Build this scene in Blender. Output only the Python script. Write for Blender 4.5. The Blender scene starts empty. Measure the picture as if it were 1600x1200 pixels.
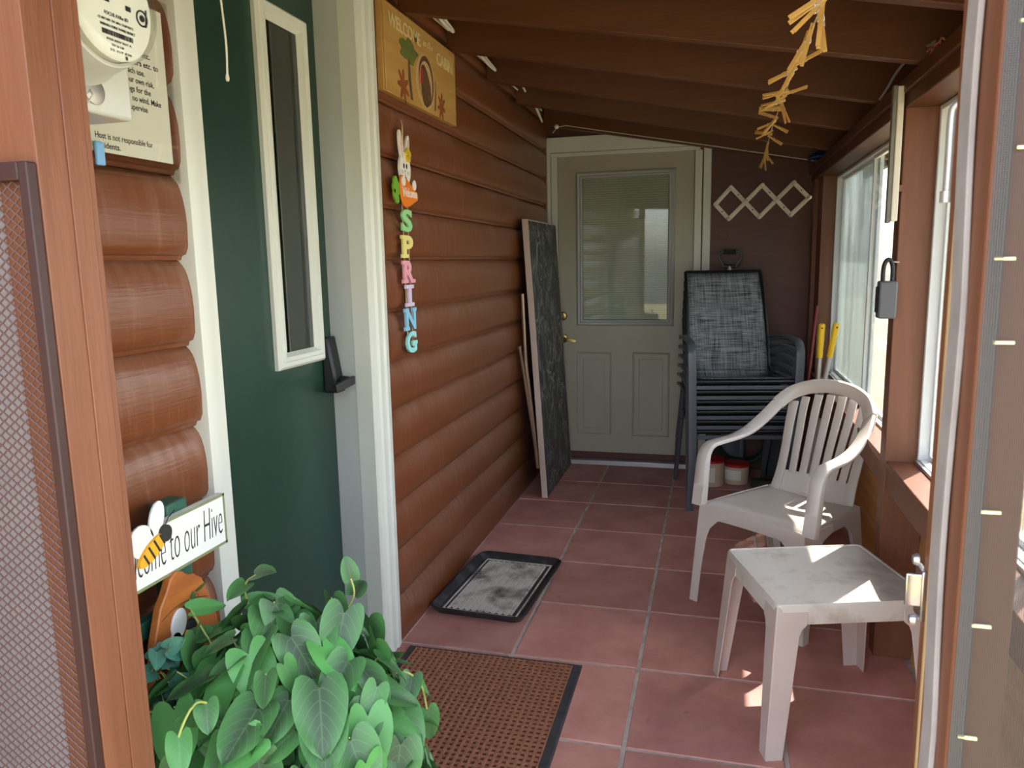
import bpy, bmesh, math, random
from mathutils import Vector, Matrix, noise
random.seed(7)
S = bpy.context.scene
COL = S.collection
PI = math.pi
V = Vector

# ------------------------------------------------------------------ materials
def _nodes(name):
    m = bpy.data.materials.new(name)
    m.use_nodes = True
    nt = m.node_tree
    b = nt.nodes.get('Principled BSDF')
    return m, nt, b

def N(nt, typ, **kw):
    n = nt.nodes.new(typ)
    for k, v in kw.items():
        if k.startswith('i_'):
            key = k[2:]
            key = int(key) if key.isdigit() else key.replace('_', ' ')
            n.inputs[key].default_value = v
        else:
            setattr(n, k, v)
    return n

def c4(c):
    return (c[0], c[1], c[2], 1.0)

def mat(name, col, rough=.5, metal=0.0, col2=None, scale=8.0, stretch=(1, 1, 1), contrast=(.35, .65), bump=0.0, bscale=40.0,
        bstretch=(1, 1, 1), specks=None, speck_scale=60, speck_at=.72, coat=0.0, spec=.5, trans=0.0, detail=6.0, island=0.0):
    """painted or moulded surface: two tones mixed by stretched noise, optional specks of wear, fine relief"""
    m, nt, b = _nodes(name)
    L = nt.links
    b.inputs['Roughness'].default_value = rough
    b.inputs['Metallic'].default_value = metal
    b.inputs['Specular IOR Level'].default_value = spec
    b.inputs['Coat Weight'].default_value = coat
    b.inputs['Base Color'].default_value = c4(col)
    tc = N(nt, 'ShaderNodeTexCoord')
    out = None
    if col2 is not None:
        mp = N(nt, 'ShaderNodeMapping')
        mp.inputs['Scale'].default_value = stretch
        L.new(tc.outputs['Object'], mp.inputs['Vector'])
        nz = N(nt, 'ShaderNodeTexNoise')
        nz.inputs['Scale'].default_value = scale
        nz.inputs['Detail'].default_value = detail
        nz.inputs['Roughness'].default_value = .62
        L.new(mp.outputs['Vector'], nz.inputs['Vector'])
        cr = N(nt, 'ShaderNodeValToRGB')
        cr.color_ramp.elements[0].position = contrast[0]
        cr.color_ramp.elements[1].position = contrast[1]
        cr.color_ramp.elements[0].color = c4(col)
        cr.color_ramp.elements[1].color = c4(col2)
        L.new(nz.outputs['Fac'], cr.inputs['Fac'])
        out = cr.outputs['Color']
    if specks is not None:
        nz2 = N(nt, 'ShaderNodeTexNoise')
        nz2.inputs['Scale'].default_value = speck_scale
        nz2.inputs['Detail'].default_value = 3
        mp2 = N(nt, 'ShaderNodeMapping')
        mp2.inputs['Scale'].default_value = stretch
        L.new(tc.outputs['Object'], mp2.inputs['Vector'])
        L.new(mp2.outputs['Vector'], nz2.inputs['Vector'])
        cr2 = N(nt, 'ShaderNodeValToRGB')
        cr2.color_ramp.elements[0].position = speck_at
        cr2.color_ramp.elements[1].position = speck_at + .03
        L.new(nz2.outputs['Fac'], cr2.inputs['Fac'])
        mx = N(nt, 'ShaderNodeMixRGB')
        L.new(cr2.outputs['Color'], mx.inputs['Fac'])
        if out is None:
            mx.inputs['Color1'].default_value = c4(col)
        else:
            L.new(out, mx.inputs['Color1'])
        mx.inputs['Color2'].default_value = c4(specks)
        out = mx.outputs['Color']
    if island:
        ge = N(nt, 'ShaderNodeNewGeometry')
        hv = N(nt, 'ShaderNodeHueSaturation')
        mr = N(nt, 'ShaderNodeMapRange')
        mr.inputs['To Min'].default_value = 1 - island
        mr.inputs['To Max'].default_value = 1 + island
        L.new(ge.outputs['Random Per Island'], mr.inputs['Value'])
        L.new(mr.outputs['Result'], hv.inputs['Value'])
        if out is None:
            hv.inputs['Color'].default_value = c4(col)
        else:
            L.new(out, hv.inputs['Color'])
        out = hv.outputs['Color']
    if out is not None:
        L.new(out, b.inputs['Base Color'])
    if bump:
        mp3 = N(nt, 'ShaderNodeMapping')
        mp3.inputs['Scale'].default_value = bstretch
        L.new(tc.outputs['Object'], mp3.inputs['Vector'])
        nz3 = N(nt, 'ShaderNodeTexNoise')
        nz3.inputs['Scale'].default_value = bscale
        nz3.inputs['Detail'].default_value = 4
        L.new(mp3.outputs['Vector'], nz3.inputs['Vector'])
        bp = N(nt, 'ShaderNodeBump')
        bp.inputs['Strength'].default_value = bump
        bp.inputs['Distance'].default_value = .003
        L.new(nz3.outputs['Fac'], bp.inputs['Height'])
        L.new(bp.outputs['Normal'], b.inputs['Normal'])
    if trans:
        b.inputs['Subsurface Weight'].default_value = 0
        tr = N(nt, 'ShaderNodeBsdfTranslucent')
        tr.inputs['Color'].default_value = c4(col)
        ms = N(nt, 'ShaderNodeMixShader')
        ms.inputs['Fac'].default_value = trans
        if out is not None:
            L.new(out, tr.inputs['Color'])
        L.new(b.outputs['BSDF'], ms.inputs[1])
        L.new(tr.outputs['BSDF'], ms.inputs[2])
        L.new(ms.outputs['Shader'], nt.nodes['Material Output'].inputs['Surface'])
    return m

def glass_mat(name, tint=(.95, .97, .97), refl=.10, film=0.0, film_col=(.5, .55, .55)):
    """thin window glass: see-through with a clear reflection, optionally under a dusty film"""
    m, nt, b = _nodes(name)
    L = nt.links
    nt.nodes.remove(b)
    tr = N(nt, 'ShaderNodeBsdfTransparent')
    tr.inputs['Color'].default_value = c4(tint)
    gl = N(nt, 'ShaderNodeBsdfGlossy')
    gl.inputs['Roughness'].default_value = .02
    lw = N(nt, 'ShaderNodeLayerWeight')
    lw.inputs['Blend'].default_value = .35
    mr = N(nt, 'ShaderNodeMapRange')
    mr.inputs['To Min'].default_value = refl * .6
    mr.inputs['To Max'].default_value = min(1, refl * 6)
    L.new(lw.outputs['Fresnel'], mr.inputs['Value'])
    ms = N(nt, 'ShaderNodeMixShader')
    L.new(mr.outputs['Result'], ms.inputs['Fac'])
    src = tr.outputs['BSDF']
    if film:
        df = N(nt, 'ShaderNodeBsdfDiffuse')
        df.inputs['Color'].default_value = c4(film_col)
        tl = N(nt, 'ShaderNodeBsdfTranslucent')
        tl.inputs['Color'].default_value = c4(film_col)
        m2 = N(nt, 'ShaderNodeMixShader')
        m2.inputs['Fac'].default_value = .5
        L.new(df.outputs['BSDF'], m2.inputs[1])
        L.new(tl.outputs['BSDF'], m2.inputs[2])
        m3 = N(nt, 'ShaderNodeMixShader')
        tc = N(nt, 'ShaderNodeTexCoord')
        mp = N(nt, 'ShaderNodeMapping')
        mp.inputs['Scale'].default_value = (1, 3, .5)
        nz = N(nt, 'ShaderNodeTexNoise')
        nz.inputs['Scale'].default_value = 3
        L.new(tc.outputs['Object'], mp.inputs['Vector'])
        L.new(mp.outputs['Vector'], nz.inputs['Vector'])
        mr2 = N(nt, 'ShaderNodeMapRange')
        mr2.inputs['From Min'].default_value = .3
        mr2.inputs['From Max'].default_value = .7
        mr2.inputs['To Min'].default_value = film * .75
        mr2.inputs['To Max'].default_value = min(1, film * 1.2)
        L.new(nz.outputs['Fac'], mr2.inputs['Value'])
        L.new(mr2.outputs['Result'], m3.inputs['Fac'])
        L.new(tr.outputs['BSDF'], m3.inputs[1])
        L.new(m2.outputs['Shader'], m3.inputs[2])
        src = m3.outputs['Shader']
    L.new(src, ms.inputs[1])
    L.new(gl.outputs['BSDF'], ms.inputs[2])
    L.new(ms.outputs['Shader'], nt.nodes['Material Output'].inputs['Surface'])
    return m

def screen_mat(name, col, pitch=.0019, wire=.30, veil=.0):
    """woven insect screen: dark threads on a square grid, open between"""
    m, nt, b = _nodes(name)
    L = nt.links
    b.inputs['Base Color'].default_value = c4(col)
    b.inputs['Roughness'].default_value = .6
    tc = N(nt, 'ShaderNodeTexCoord')
    sp = N(nt, 'ShaderNodeSeparateXYZ')
    L.new(tc.outputs['Object'], sp.inputs['Vector'])
    fs = []
    for ax in ('X', 'Z'):
        d = N(nt, 'ShaderNodeMath', operation='DIVIDE')
        d.inputs[1].default_value = pitch
        L.new(sp.outputs[ax], d.inputs[0])
        f = N(nt, 'ShaderNodeMath', operation='FRACT')
        L.new(d.outputs[0], f.inputs[0])
        g = N(nt, 'ShaderNodeMath', operation='LESS_THAN')
        g.inputs[1].default_value = wire
        L.new(f.outputs[0], g.inputs[0])
        fs.append(g)
    mx = N(nt, 'ShaderNodeMath', operation='MAXIMUM')
    L.new(fs[0].outputs[0], mx.inputs[0])
    L.new(fs[1].outputs[0], mx.inputs[1])
    mv = N(nt, 'ShaderNodeMath', operation='MAXIMUM')
    mv.inputs[1].default_value = veil
    L.new(mx.outputs[0], mv.inputs[0])
    tr = N(nt, 'ShaderNodeBsdfTransparent')
    ms = N(nt, 'ShaderNodeMixShader')
    L.new(mv.outputs[0], ms.inputs['Fac'])
    L.new(tr.outputs['BSDF'], ms.inputs[1])
    L.new(b.outputs['BSDF'], ms.inputs[2])
    L.new(ms.outputs['Shader'], nt.nodes['Material Output'].inputs['Surface'])
    return m

def sling_mat(name):
    """woven grey sling: vertical and horizontal threads of light and dark grey"""
    m, nt, b = _nodes(name)
    L = nt.links
    b.inputs['Roughness'].default_value = .75
    tc = N(nt, 'ShaderNodeTexCoord')
    outs = []
    for st in ((260, 6, 6), (5, 120, 190)):
        mp = N(nt, 'ShaderNodeMapping')
        mp.inputs['Scale'].default_value = st
        L.new(tc.outputs['Object'], mp.inputs['Vector'])
        nz = N(nt, 'ShaderNodeTexNoise')
        nz.inputs['Scale'].default_value = 1.0
        nz.inputs['Detail'].default_value = 3
        L.new(mp.outputs['Vector'], nz.inputs['Vector'])
        outs.append(nz)
    ad = N(nt, 'ShaderNodeMath', operation='ADD')
    L.new(outs[0].outputs['Fac'], ad.inputs[0])
    L.new(outs[1].outputs['Fac'], ad.inputs[1])
    hf = N(nt, 'ShaderNodeMath', operation='MULTIPLY')
    hf.inputs[1].default_value = .5
    L.new(ad.outputs[0], hf.inputs[0])
    cr = N(nt, 'ShaderNodeValToRGB')
    cr.color_ramp.elements[0].position = .37
    cr.color_ramp.elements[1].position = .63
    cr.color_ramp.elements[0].color = (.022, .023, .027, 1)
    cr.color_ramp.elements[1].color = (.38, .395, .42, 1)
    L.new(hf.outputs[0], cr.inputs['Fac'])
    L.new(cr.outputs['Color'], b.inputs['Base Color'])
    return m

def leaf_mat(name, dark, light, vein):
    m, nt, b = _nodes(name)
    L = nt.links
    b.inputs['Roughness'].default_value = .42
    uv = N(nt, 'ShaderNodeUVMap')
    uv.uv_map = 'UVMap'
    sp = N(nt, 'ShaderNodeSeparateXYZ')
    L.new(uv.outputs['UV'], sp.inputs['Vector'])
    a = N(nt, 'ShaderNodeMath', operation='SUBTRACT')
    a.inputs[1].default_value = .5
    L.new(sp.outputs['X'], a.inputs[0])
    ab = N(nt, 'ShaderNodeMath', operation='ABSOLUTE')
    L.new(a.outputs[0], ab.inputs[0])
    # side veins: fract((v - |u|*.8) * 6)
    m1 = N(nt, 'ShaderNodeMath', operation='MULTIPLY')
    m1.inputs[1].default_value = .9
    L.new(ab.outputs[0], m1.inputs[0])
    s1 = N(nt, 'ShaderNodeMath', operation='SUBTRACT')
    L.new(sp.outputs['Y'], s1.inputs[0])
    L.new(m1.outputs[0], s1.inputs[1])
    m2 = N(nt, 'ShaderNodeMath', operation='MULTIPLY')
    m2.inputs[1].default_value = 6.0
    L.new(s1.outputs[0], m2.inputs[0])
    fr = N(nt, 'ShaderNodeMath', operation='FRACT')
    L.new(m2.outputs[0], fr.inputs[0])
    lt = N(nt, 'ShaderNodeMath', operation='LESS_THAN')
    lt.inputs[1].default_value = .10
    L.new(fr.outputs[0], lt.inputs[0])
    mid = N(nt, 'ShaderNodeMath', operation='LESS_THAN')
    mid.inputs[1].default_value = .018
    L.new(ab.outputs[0], mid.inputs[0])
    mxv = N(nt, 'ShaderNodeMath', operation='MAXIMUM')
    L.new(lt.outputs[0], mxv.inputs[0])
    L.new(mid.outputs[0], mxv.inputs[1])
    ge = N(nt, 'ShaderNodeNewGeometry')
    cr = N(nt, 'ShaderNodeValToRGB')
    e = cr.color_ramp.elements
    e[0].position = 0; e[0].color = c4(dark)
    e[1].position = 1; e[1].color = c4(light)
    e2 = cr.color_ramp.elements.new(.62); e2.color = c4([(dark[i] * .75 + light[i] * .25) for i in range(3)])
    L.new(ge.outputs['Random Per Island'], cr.inputs['Fac'])
    # brighter rim, darker heart
    em = N(nt, 'ShaderNodeMapRange')
    em.inputs['From Min'].default_value = .1
    em.inputs['From Max'].default_value = .5
    em.inputs['To Min'].default_value = 0
    em.inputs['To Max'].default_value = .62
    L.new(ab.outputs[0], em.inputs['Value'])
    mxa = N(nt, 'ShaderNodeMixRGB')
    L.new(em.outputs['Result'], mxa.inputs['Fac'])
    L.new(cr.outputs['Color'], mxa.inputs['Color1'])
    mxa.inputs['Color2'].default_value = c4([light[i] * .8 for i in range(3)])
    mul = N(nt, 'ShaderNodeMath', operation='MULTIPLY')
    mul.inputs[1].default_value = .20
    L.new(mxv.outputs[0], mul.inputs[0])
    mx = N(nt, 'ShaderNodeMixRGB')
    L.new(mul.outputs[0], mx.inputs['Fac'])
    L.new(mxa.outputs['Color'], mx.inputs['Color1'])
    mx.inputs['Color2'].default_value = c4(vein)
    L.new(mx.outputs['Color'], b.inputs['Base Color'])
    tr = N(nt, 'ShaderNodeBsdfTranslucent')
    L.new(mx.outputs['Color'], tr.inputs['Color'])
    ms = N(nt, 'ShaderNodeMixShader')
    ms.inputs['Fac'].default_value = .18
    L.new(b.outputs['BSDF'], ms.inputs[1])
    L.new(tr.outputs['BSDF'], ms.inputs[2])
    L.new(ms.outputs['Shader'], nt.nodes['Material Output'].inputs['Surface'])
    return m

def marble_mat(name):
    m, nt, b = _nodes(name)
    L = nt.links
    b.inputs['Roughness'].default_value = .45
    tc = N(nt, 'ShaderNodeTexCoord')
    mp = N(nt, 'ShaderNodeMapping')
    mp.inputs['Scale'].default_value = (1.6, 1.6, .75)
    L.new(tc.outputs['Object'], mp.inputs['Vector'])
    n1 = N(nt, 'ShaderNodeTexNoise')
    n1.inputs['Scale'].default_value = 4.5
    n1.inputs['Detail'].default_value = 8
    n1.inputs['Roughness'].default_value = .66
    n1.inputs['Distortion'].default_value = 1.6
    L.new(mp.outputs['Vector'], n1.inputs['Vector'])
    s = N(nt, 'ShaderNodeMath', operation='SUBTRACT')
    s.inputs[1].default_value = .5
    L.new(n1.outputs['Fac'], s.inputs[0])
    ab = N(nt, 'ShaderNodeMath', operation='ABSOLUTE')
    L.new(s.outputs[0], ab.inputs[0])
    cr = N(nt, 'ShaderNodeValToRGB')
    e = cr.color_ramp.elements
    e[0].position = 0; e[0].color = (.50, .49, .46, 1)
    e[1].position = .020; e[1].color = (.040, .042, .042, 1)
    e3 = e.new(.2); e3.color = (.020, .022, .023, 1)
    L.new(ab.outputs[0], cr.inputs['Fac'])
    n2 = N(nt, 'ShaderNodeTexNoise'); n2.inputs['Scale'].default_value = 7; n2.inputs['Detail'].default_value = 2
    L.new(tc.outputs['Object'], n2.inputs['Vector'])
    mr = N(nt, 'ShaderNodeMapRange'); mr.inputs['From Min'].default_value = .36; mr.inputs['From Max'].default_value = .52
    L.new(n2.outputs['Fac'], mr.inputs['Value'])
    mx = N(nt, 'ShaderNodeMixRGB'); L.new(mr.outputs['Result'], mx.inputs['Fac'])
    mx.inputs['Color1'].default_value = (.022, .024, .025, 1)
    L.new(cr.outputs['Color'], mx.inputs['Color2'])
    L.new(mx.outputs['Color'], b.inputs['Base Color'])
    return m

def tile_mat(name):
    m, nt, b = _nodes(name)
    L = nt.links
    tc = N(nt, 'ShaderNodeTexCoord')
    n1 = N(nt, 'ShaderNodeTexNoise')
    n1.inputs['Scale'].default_value = 5
    n1.inputs['Detail'].default_value = 8
    n1.inputs['Roughness'].default_value = .6
    L.new(tc.outputs['Object'], n1.inputs['Vector'])
    cr = N(nt, 'ShaderNodeValToRGB')
    e = cr.color_ramp.elements
    e[0].position = .3; e[0].color = (.46, .190, .160, 1)
    e[1].position = .72; e[1].color = (.64, .315, .262, 1)
    L.new(n1.outputs['Fac'], cr.inputs['Fac'])
    ge = N(nt, 'ShaderNodeNewGeometry')
    mr = N(nt, 'ShaderNodeMapRange')
    mr.inputs['To Min'].default_value = .84
    mr.inputs['To Max'].default_value = 1.14
    L.new(ge.outputs['Random Per Island'], mr.inputs['Value'])
    hv = N(nt, 'ShaderNodeHueSaturation')
    L.new(mr.outputs['Result'], hv.inputs['Value'])
    L.new(cr.outputs['Color'], hv.inputs['Color'])
    # dark stains
    n2 = N(nt, 'ShaderNodeTexNoise')
    n2.inputs['Scale'].default_value = 14
    n2.inputs['Detail'].default_value = 4
    L.new(tc.outputs['Object'], n2.inputs['Vector'])
    c2 = N(nt, 'ShaderNodeValToRGB')
    c2.color_ramp.elements[0].position = .70
    c2.color_ramp.elements[1].position = .80
    c2.color_ramp.elements[1].color = (.5, .5, .5, 1)
    L.new(n2.outputs['Fac'], c2.inputs['Fac'])
    mx = N(nt, 'ShaderNodeMixRGB')
    L.new(c2.outputs['Color'], mx.inputs['Fac'])
    L.new(hv.outputs['Color'], mx.inputs['Color1'])
    mx.inputs['Color2'].default_value = (.10, .045, .04, 1)
    # pale dusty specks
    n3 = N(nt, 'ShaderNodeTexNoise')
    n3.inputs['Scale'].default_value = 160
    n3.inputs['Detail'].default_value = 2
    L.new(tc.outputs['Object'], n3.inputs['Vector'])
    c3 = N(nt, 'ShaderNodeValToRGB')
    c3.color_ramp.elements[0].position = .66
    c3.color_ramp.elements[1].position = .74
    c3.color_ramp.elements[1].color = (.35, .35, .35, 1)
    L.new(n3.outputs['Fac'], c3.inputs['Fac'])
    mx2 = N(nt, 'ShaderNodeMixRGB')
    L.new(c3.outputs['Color'], mx2.inputs['Fac'])
    L.new(mx.outputs['Color'], mx2.inputs['Color1'])
    mx2.inputs['Color2'].default_value = (.55, .42, .38, 1)
    L.new(mx2.outputs['Color'], b.inputs['Base Color'])
    b.inputs['Roughness'].default_value = .62
    bp = N(nt, 'ShaderNodeBump')
    bp.inputs['Strength'].default_value = .15
    bp.inputs['Distance'].default_value = .004
    L.new(n3.outputs['Fac'], bp.inputs['Height'])
    L.new(bp.outputs['Normal'], b.inputs['Normal'])
    return m

M = {}
M['log'] = mat('log_paint', (.172, .051, .0165), .30, col2=(.300, .130, .075), scale=2.6, stretch=(1, 15, 1.6), contrast=(.54, .86), bump=.25, bscale=60,
               bstretch=(1, .15, 2.5), specks=(.52, .33, .22), speck_scale=20, speck_at=.77)
M['brown'] = mat('brown_paint', (.185, .058, .03), .5, col2=(.22, .074, .04), scale=5, stretch=(1, 1, .15), bump=.25, bscale=70, bstretch=(1, 1, .12))
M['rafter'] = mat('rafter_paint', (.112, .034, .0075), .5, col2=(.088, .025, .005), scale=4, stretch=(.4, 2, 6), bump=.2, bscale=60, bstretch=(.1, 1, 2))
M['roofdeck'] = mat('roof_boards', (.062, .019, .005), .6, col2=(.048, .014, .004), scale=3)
M['ply'] = mat('brown_plywood', (.105, .032, .017), .5, col2=(.072, .020, .011), scale=6, stretch=(.6, 1, 4), contrast=(.3, .7), bump=.3, bscale=30, bstretch=(.3, 1, 3))
M['post'] = mat('post_paint', (.215, .079, .038), .5, col2=(.17, .060, .028), scale=6, stretch=(3, 3, .25), bump=.25, bscale=60, bstretch=(2, 2, .2),
                specks=(.62, .38, .26), speck_scale=18, speck_at=.77)
M['maroon'] = mat('maroon_paint', (.10, .025, .02), .55)
M['white'] = mat('white_trim_paint', (.68, .69, .61), .42, col2=(.62, .63, .55), scale=5, stretch=(1, 1, .3), contrast=(.4, .8), bump=.15, bscale=30, bstretch=(1, 1, .2))
M['jamb'] = mat('jamb_paint', (.53, .55, .51), .38, col2=(.48, .50, .47), scale=5, stretch=(1, 1, .3), bump=.12, bscale=30, bstretch=(1, 1, .2))
M['green'] = mat('green_door_paint', (.018, .052, .036), .32, col2=(.013, .042, .029), scale=4, stretch=(1, 1, .3), bump=.12, bscale=60)
M['taupe'] = mat('taupe_door_paint', (.42, .395, .30), .4, col2=(.39, .365, .28), scale=3)
M['vinyl'] = mat('white_vinyl', (.78, .80, .80), .32)
M['alu'] = mat('aluminium', (.66, .67, .68), .35, metal=.9)
M['zinc'] = mat('zinc_plate', (.70, .70, .60), .25, metal=1.0, col2=(.62, .55, .72), scale=60)
M['brass'] = mat('aged_brass', (.33, .24, .09), .28, metal=1.0)
M['black'] = mat('black_plastic', (.010, .010, .011), .42)
M['rubber'] = mat('black_rubber', (.018, .019, .02), .6, col2=(.04, .04, .04), scale=30)
M['plastic'] = mat('white_resin', (.70, .63, .57), .34, col2=(.66, .59, .53), scale=4, trans=.12)
M['tabletop'] = mat('dirty_white_resin', (.64, .58, .51), .42, col2=(.34, .26, .18), scale=5.5, contrast=(.50, .74), bump=.0)
M['tableleg'] = mat('aged_white_resin', (.60, .49, .435), .42, col2=(.54, .44, .39), scale=5)
M['tile'] = tile_mat('terracotta_tile')
M['grout'] = mat('grey_grout', (.62, .55, .49), .85, col2=(.40, .33, .29), scale=14, bump=.3)
M['ground'] = mat('dry_gravel', (.25, .205, .12), .9, col2=(.17, .165, .075), scale=2.0, bump=.5, bscale=60)
M['bank'] = mat('rocky_bank', (.40, .37, .30), .9, col2=(.20, .19, .12), scale=2.5, bump=.6, bscale=8)
M['osb'] = mat('raw_siding_wood', (.66, .37, .14), .6, col2=(.50, .24, .08), scale=3, stretch=(1, .25, 8), bump=.15, bscale=50, bstretch=(1, .1, 3))
M['glass'] = glass_mat('window_glass')
M['hazy'] = glass_mat('hazy_window_glass', tint=(.75, .8, .8), refl=.10, film=.66, film_col=(.42, .47, .46))
M['screen'] = screen_mat('grey_insect_screen', (.045, .042, .043), wire=.20)
M['screen2'] = screen_mat('pale_insect_screen', (.36, .33, .34), wire=.45)
M['hem'] = screen_mat('screen_hem', (.075, .068, .070), pitch=.0021, wire=.30)
M['sling'] = sling_mat('grey_sling')
M['frame'] = mat('charcoal_metal', (.095, .108, .130), .34, col2=(.085, .097, .117), scale=10)
M['tubeblack'] = mat('black_metal', (.01, .01, .012), .28)
M['marble'] = marble_mat('dark_slate_laminate')
M['edgewood'] = mat('pale_wood_edge', (.62, .50, .43), .6, col2=(.5, .38, .31), scale=8, stretch=(1, 1, .3), specks=(.2, .13, .1), speck_scale=14, speck_at=.76)
M['legmetal'] = mat('tan_metal_tube', (.32, .22, .15), .35, metal=.6)
M['cream'] = mat('cream_paint', (.80, .74, .60), .5)
M['yellow'] = mat('yellow_grip', (.90, .56, .01), .38)
M['steel'] = mat('grey_steel', (.50, .48, .45), .4, metal=.7)
M['red'] = mat('red_plastic', (.45, .012, .02), .4)
M['darkred'] = mat('dark_red_handle', (.22, .012, .014), .4)
M['tub'] = mat('cream_tub', (.66, .52, .38), .45)
M['paperw'] = mat('white_paper', (.82, .82, .72), .6)
M['ink'] = mat('black_ink', (.02, .02, .02), .6)
M['sleeve'] = glass_mat('clear_sleeve', tint=(.99, .99, .975), refl=.03)
M['dome'] = glass_mat('meter_glass', tint=(.95, .95, .93), refl=.05)
M['metergrey'] = mat('pale_grey_enamel', (.66, .68, .64), .38, col2=(.60, .62, .58), scale=5)
M['bluetag'] = mat('blue_tag', (.22, .50, .86), .4)
M['orange'] = mat('orange_paint', (.86, .22, .012), .45)
M['bunnywhite'] = mat('bunny_white', (.86, .84, .80), .5)
M['earpink'] = mat('ear_pink', (.72, .50, .44), .5)
M['leafgreen'] = mat('carrot_green', (.17, .42, .03), .5)
M['flower'] = mat('flower_yellow', (.85, .60, .05), .5)
for k, c in dict(S=(.33, .72, .30), P=(.86, .76, .26), R=(.86, .38, .46), I=(.72, .60, .78), N=(.27, .58, .78), G=(.33, .76, .74)).items():
    M['let' + k] = mat('pastel_' + k.lower(), c, .5)
M['jute'] = mat('jute_string', (.60, .44, .26), .8)
M['cord'] = mat('white_cord', (.80, .76, .64), .5)
M['grey_wire'] = mat('grey_wire', (.22, .22, .22), .5)
M['signwood'] = mat('varnished_pine', (.58, .34, .105), .42, col2=(.46, .25, .065), scale=5, stretch=(1, .3, 4), contrast=(.3, .7))
M['signtext'] = mat('cream_lettering', (.72, .58, .30), .5)
M['treegreen'] = mat('painted_foliage', (.10, .13, .025), .6, col2=(.16, .18, .04), scale=40)
M['bark'] = mat('painted_bark', (.12, .07, .03), .6)
M['turkey'] = mat('painted_turkey_brown', (.10, .045, .018), .6, col2=(.16, .08, .03), scale=60)
M['rust'] = mat('painted_rust_leaf', (.33, .085, .02), .6, col2=(.2, .05, .015), scale=60)
M['wattle'] = mat('painted_wattle_red', (.50, .015, .02), .5)
M['tan'] = mat('painted_tan', (.58, .38, .16), .6)
M['pin'] = mat('clothespin_wood', (.74, .45, .13), .5, col2=(.62, .34, .08), scale=30, stretch=(1, 1, .2))
M['mat'] = mat('brown_ribbed_mat', (.37, .155, .085), .9, col2=(.28, .105, .052), scale=60, specks=(.7, .6, .5), speck_scale=90, speck_at=.78)
M['matlow'] = mat('brown_mat_pockets', (.135, .046, .024), .95, col2=(.10, .033, .017), scale=60)
M['matborder'] = mat('mat_rubber_border', (.03, .03, .034), .7, col2=(.06, .06, .065), scale=20)
M['tray'] = mat('black_tray_rubber', (.024, .025, .028), .42, col2=(.11, .11, .11), scale=14, contrast=(.5, .8))
M['traydirt'] = mat('muddy_tray_rubber', (.66, .61, .54), .75, col2=(.10, .088, .076), scale=6.5, contrast=(.46, .66))
M['leaf'] = leaf_mat('glossy_leaf', (.038, .068, .036), (.115, .38, .095), (.20, .34, .15))
M['ivy'] = leaf_mat('blue_green_ivy', (.04, .16, .12), (.10, .30, .20), (.35, .5, .35))
M['stem'] = mat('pale_stem', (.36, .40, .10), .5)
M['pot'] = mat('dark_clay_pot', (.05, .03, .025), .7)
M['soil'] = mat('dark_soil', (.03, .02, .015), .95)
M['standgreen'] = mat('green_stand_paint', (.02, .095, .06), .5, specks=(.5, .5, .42), speck_scale=22, speck_at=.76)
M['hivesign'] = mat('white_sign_paint', (.80, .80, .76), .5)
M['olive'] = mat('olive_border_paint', (.22, .25, .12), .5)
M['hive'] = mat('honey_stain', (.48, .15, .03), .42, col2=(.33, .095, .02), scale=7, stretch=(1, .5, 3), specks=(.7, .42, .2), speck_scale=34, speck_at=.76)
M['beeyellow'] = mat('bee_yellow', (.85, .42, .02), .5)
M['rubberstrip'] = mat('grey_weather_strip', (.40, .36, .35), .7, col2=(.32, .28, .27), scale=12)
M['staple'] = mat('pale_staple', (.84, .84, .40), .5)
M['grille'] = mat('dull_brown_grille', (.105, .052, .046), .5)
M['grilleframe'] = mat('dark_brown_frame', (.042, .015, .013), .5)
M['lockgrey'] = mat('grey_lock_casing', (.11, .115, .125), .45)
M['blind'] = mat('pale_blind', (.60, .62, .55), .5)
M['doorframe_grey'] = mat('grey_window_frame', (.38, .39, .36), .4)
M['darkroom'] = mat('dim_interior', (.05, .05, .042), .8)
M['hose'] = mat('dark_green_hose', (.010, .035, .022), .35)
M['bin'] = mat('dark_grey_bin', (.05, .052, .055), .55)
M['tarp'] = mat('blue_tarp', (.012, .045, .16), .5)
M['pinkscrap'] = mat('pink_scrap', (.55, .16, .13), .8)
M['bristle'] = mat('dark_bristle', (.03, .025, .022), .8)
M['caulk'] = mat('pale_caulk', (.55, .50, .44), .7, col2=(.4, .35, .3), scale=30)

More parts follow.
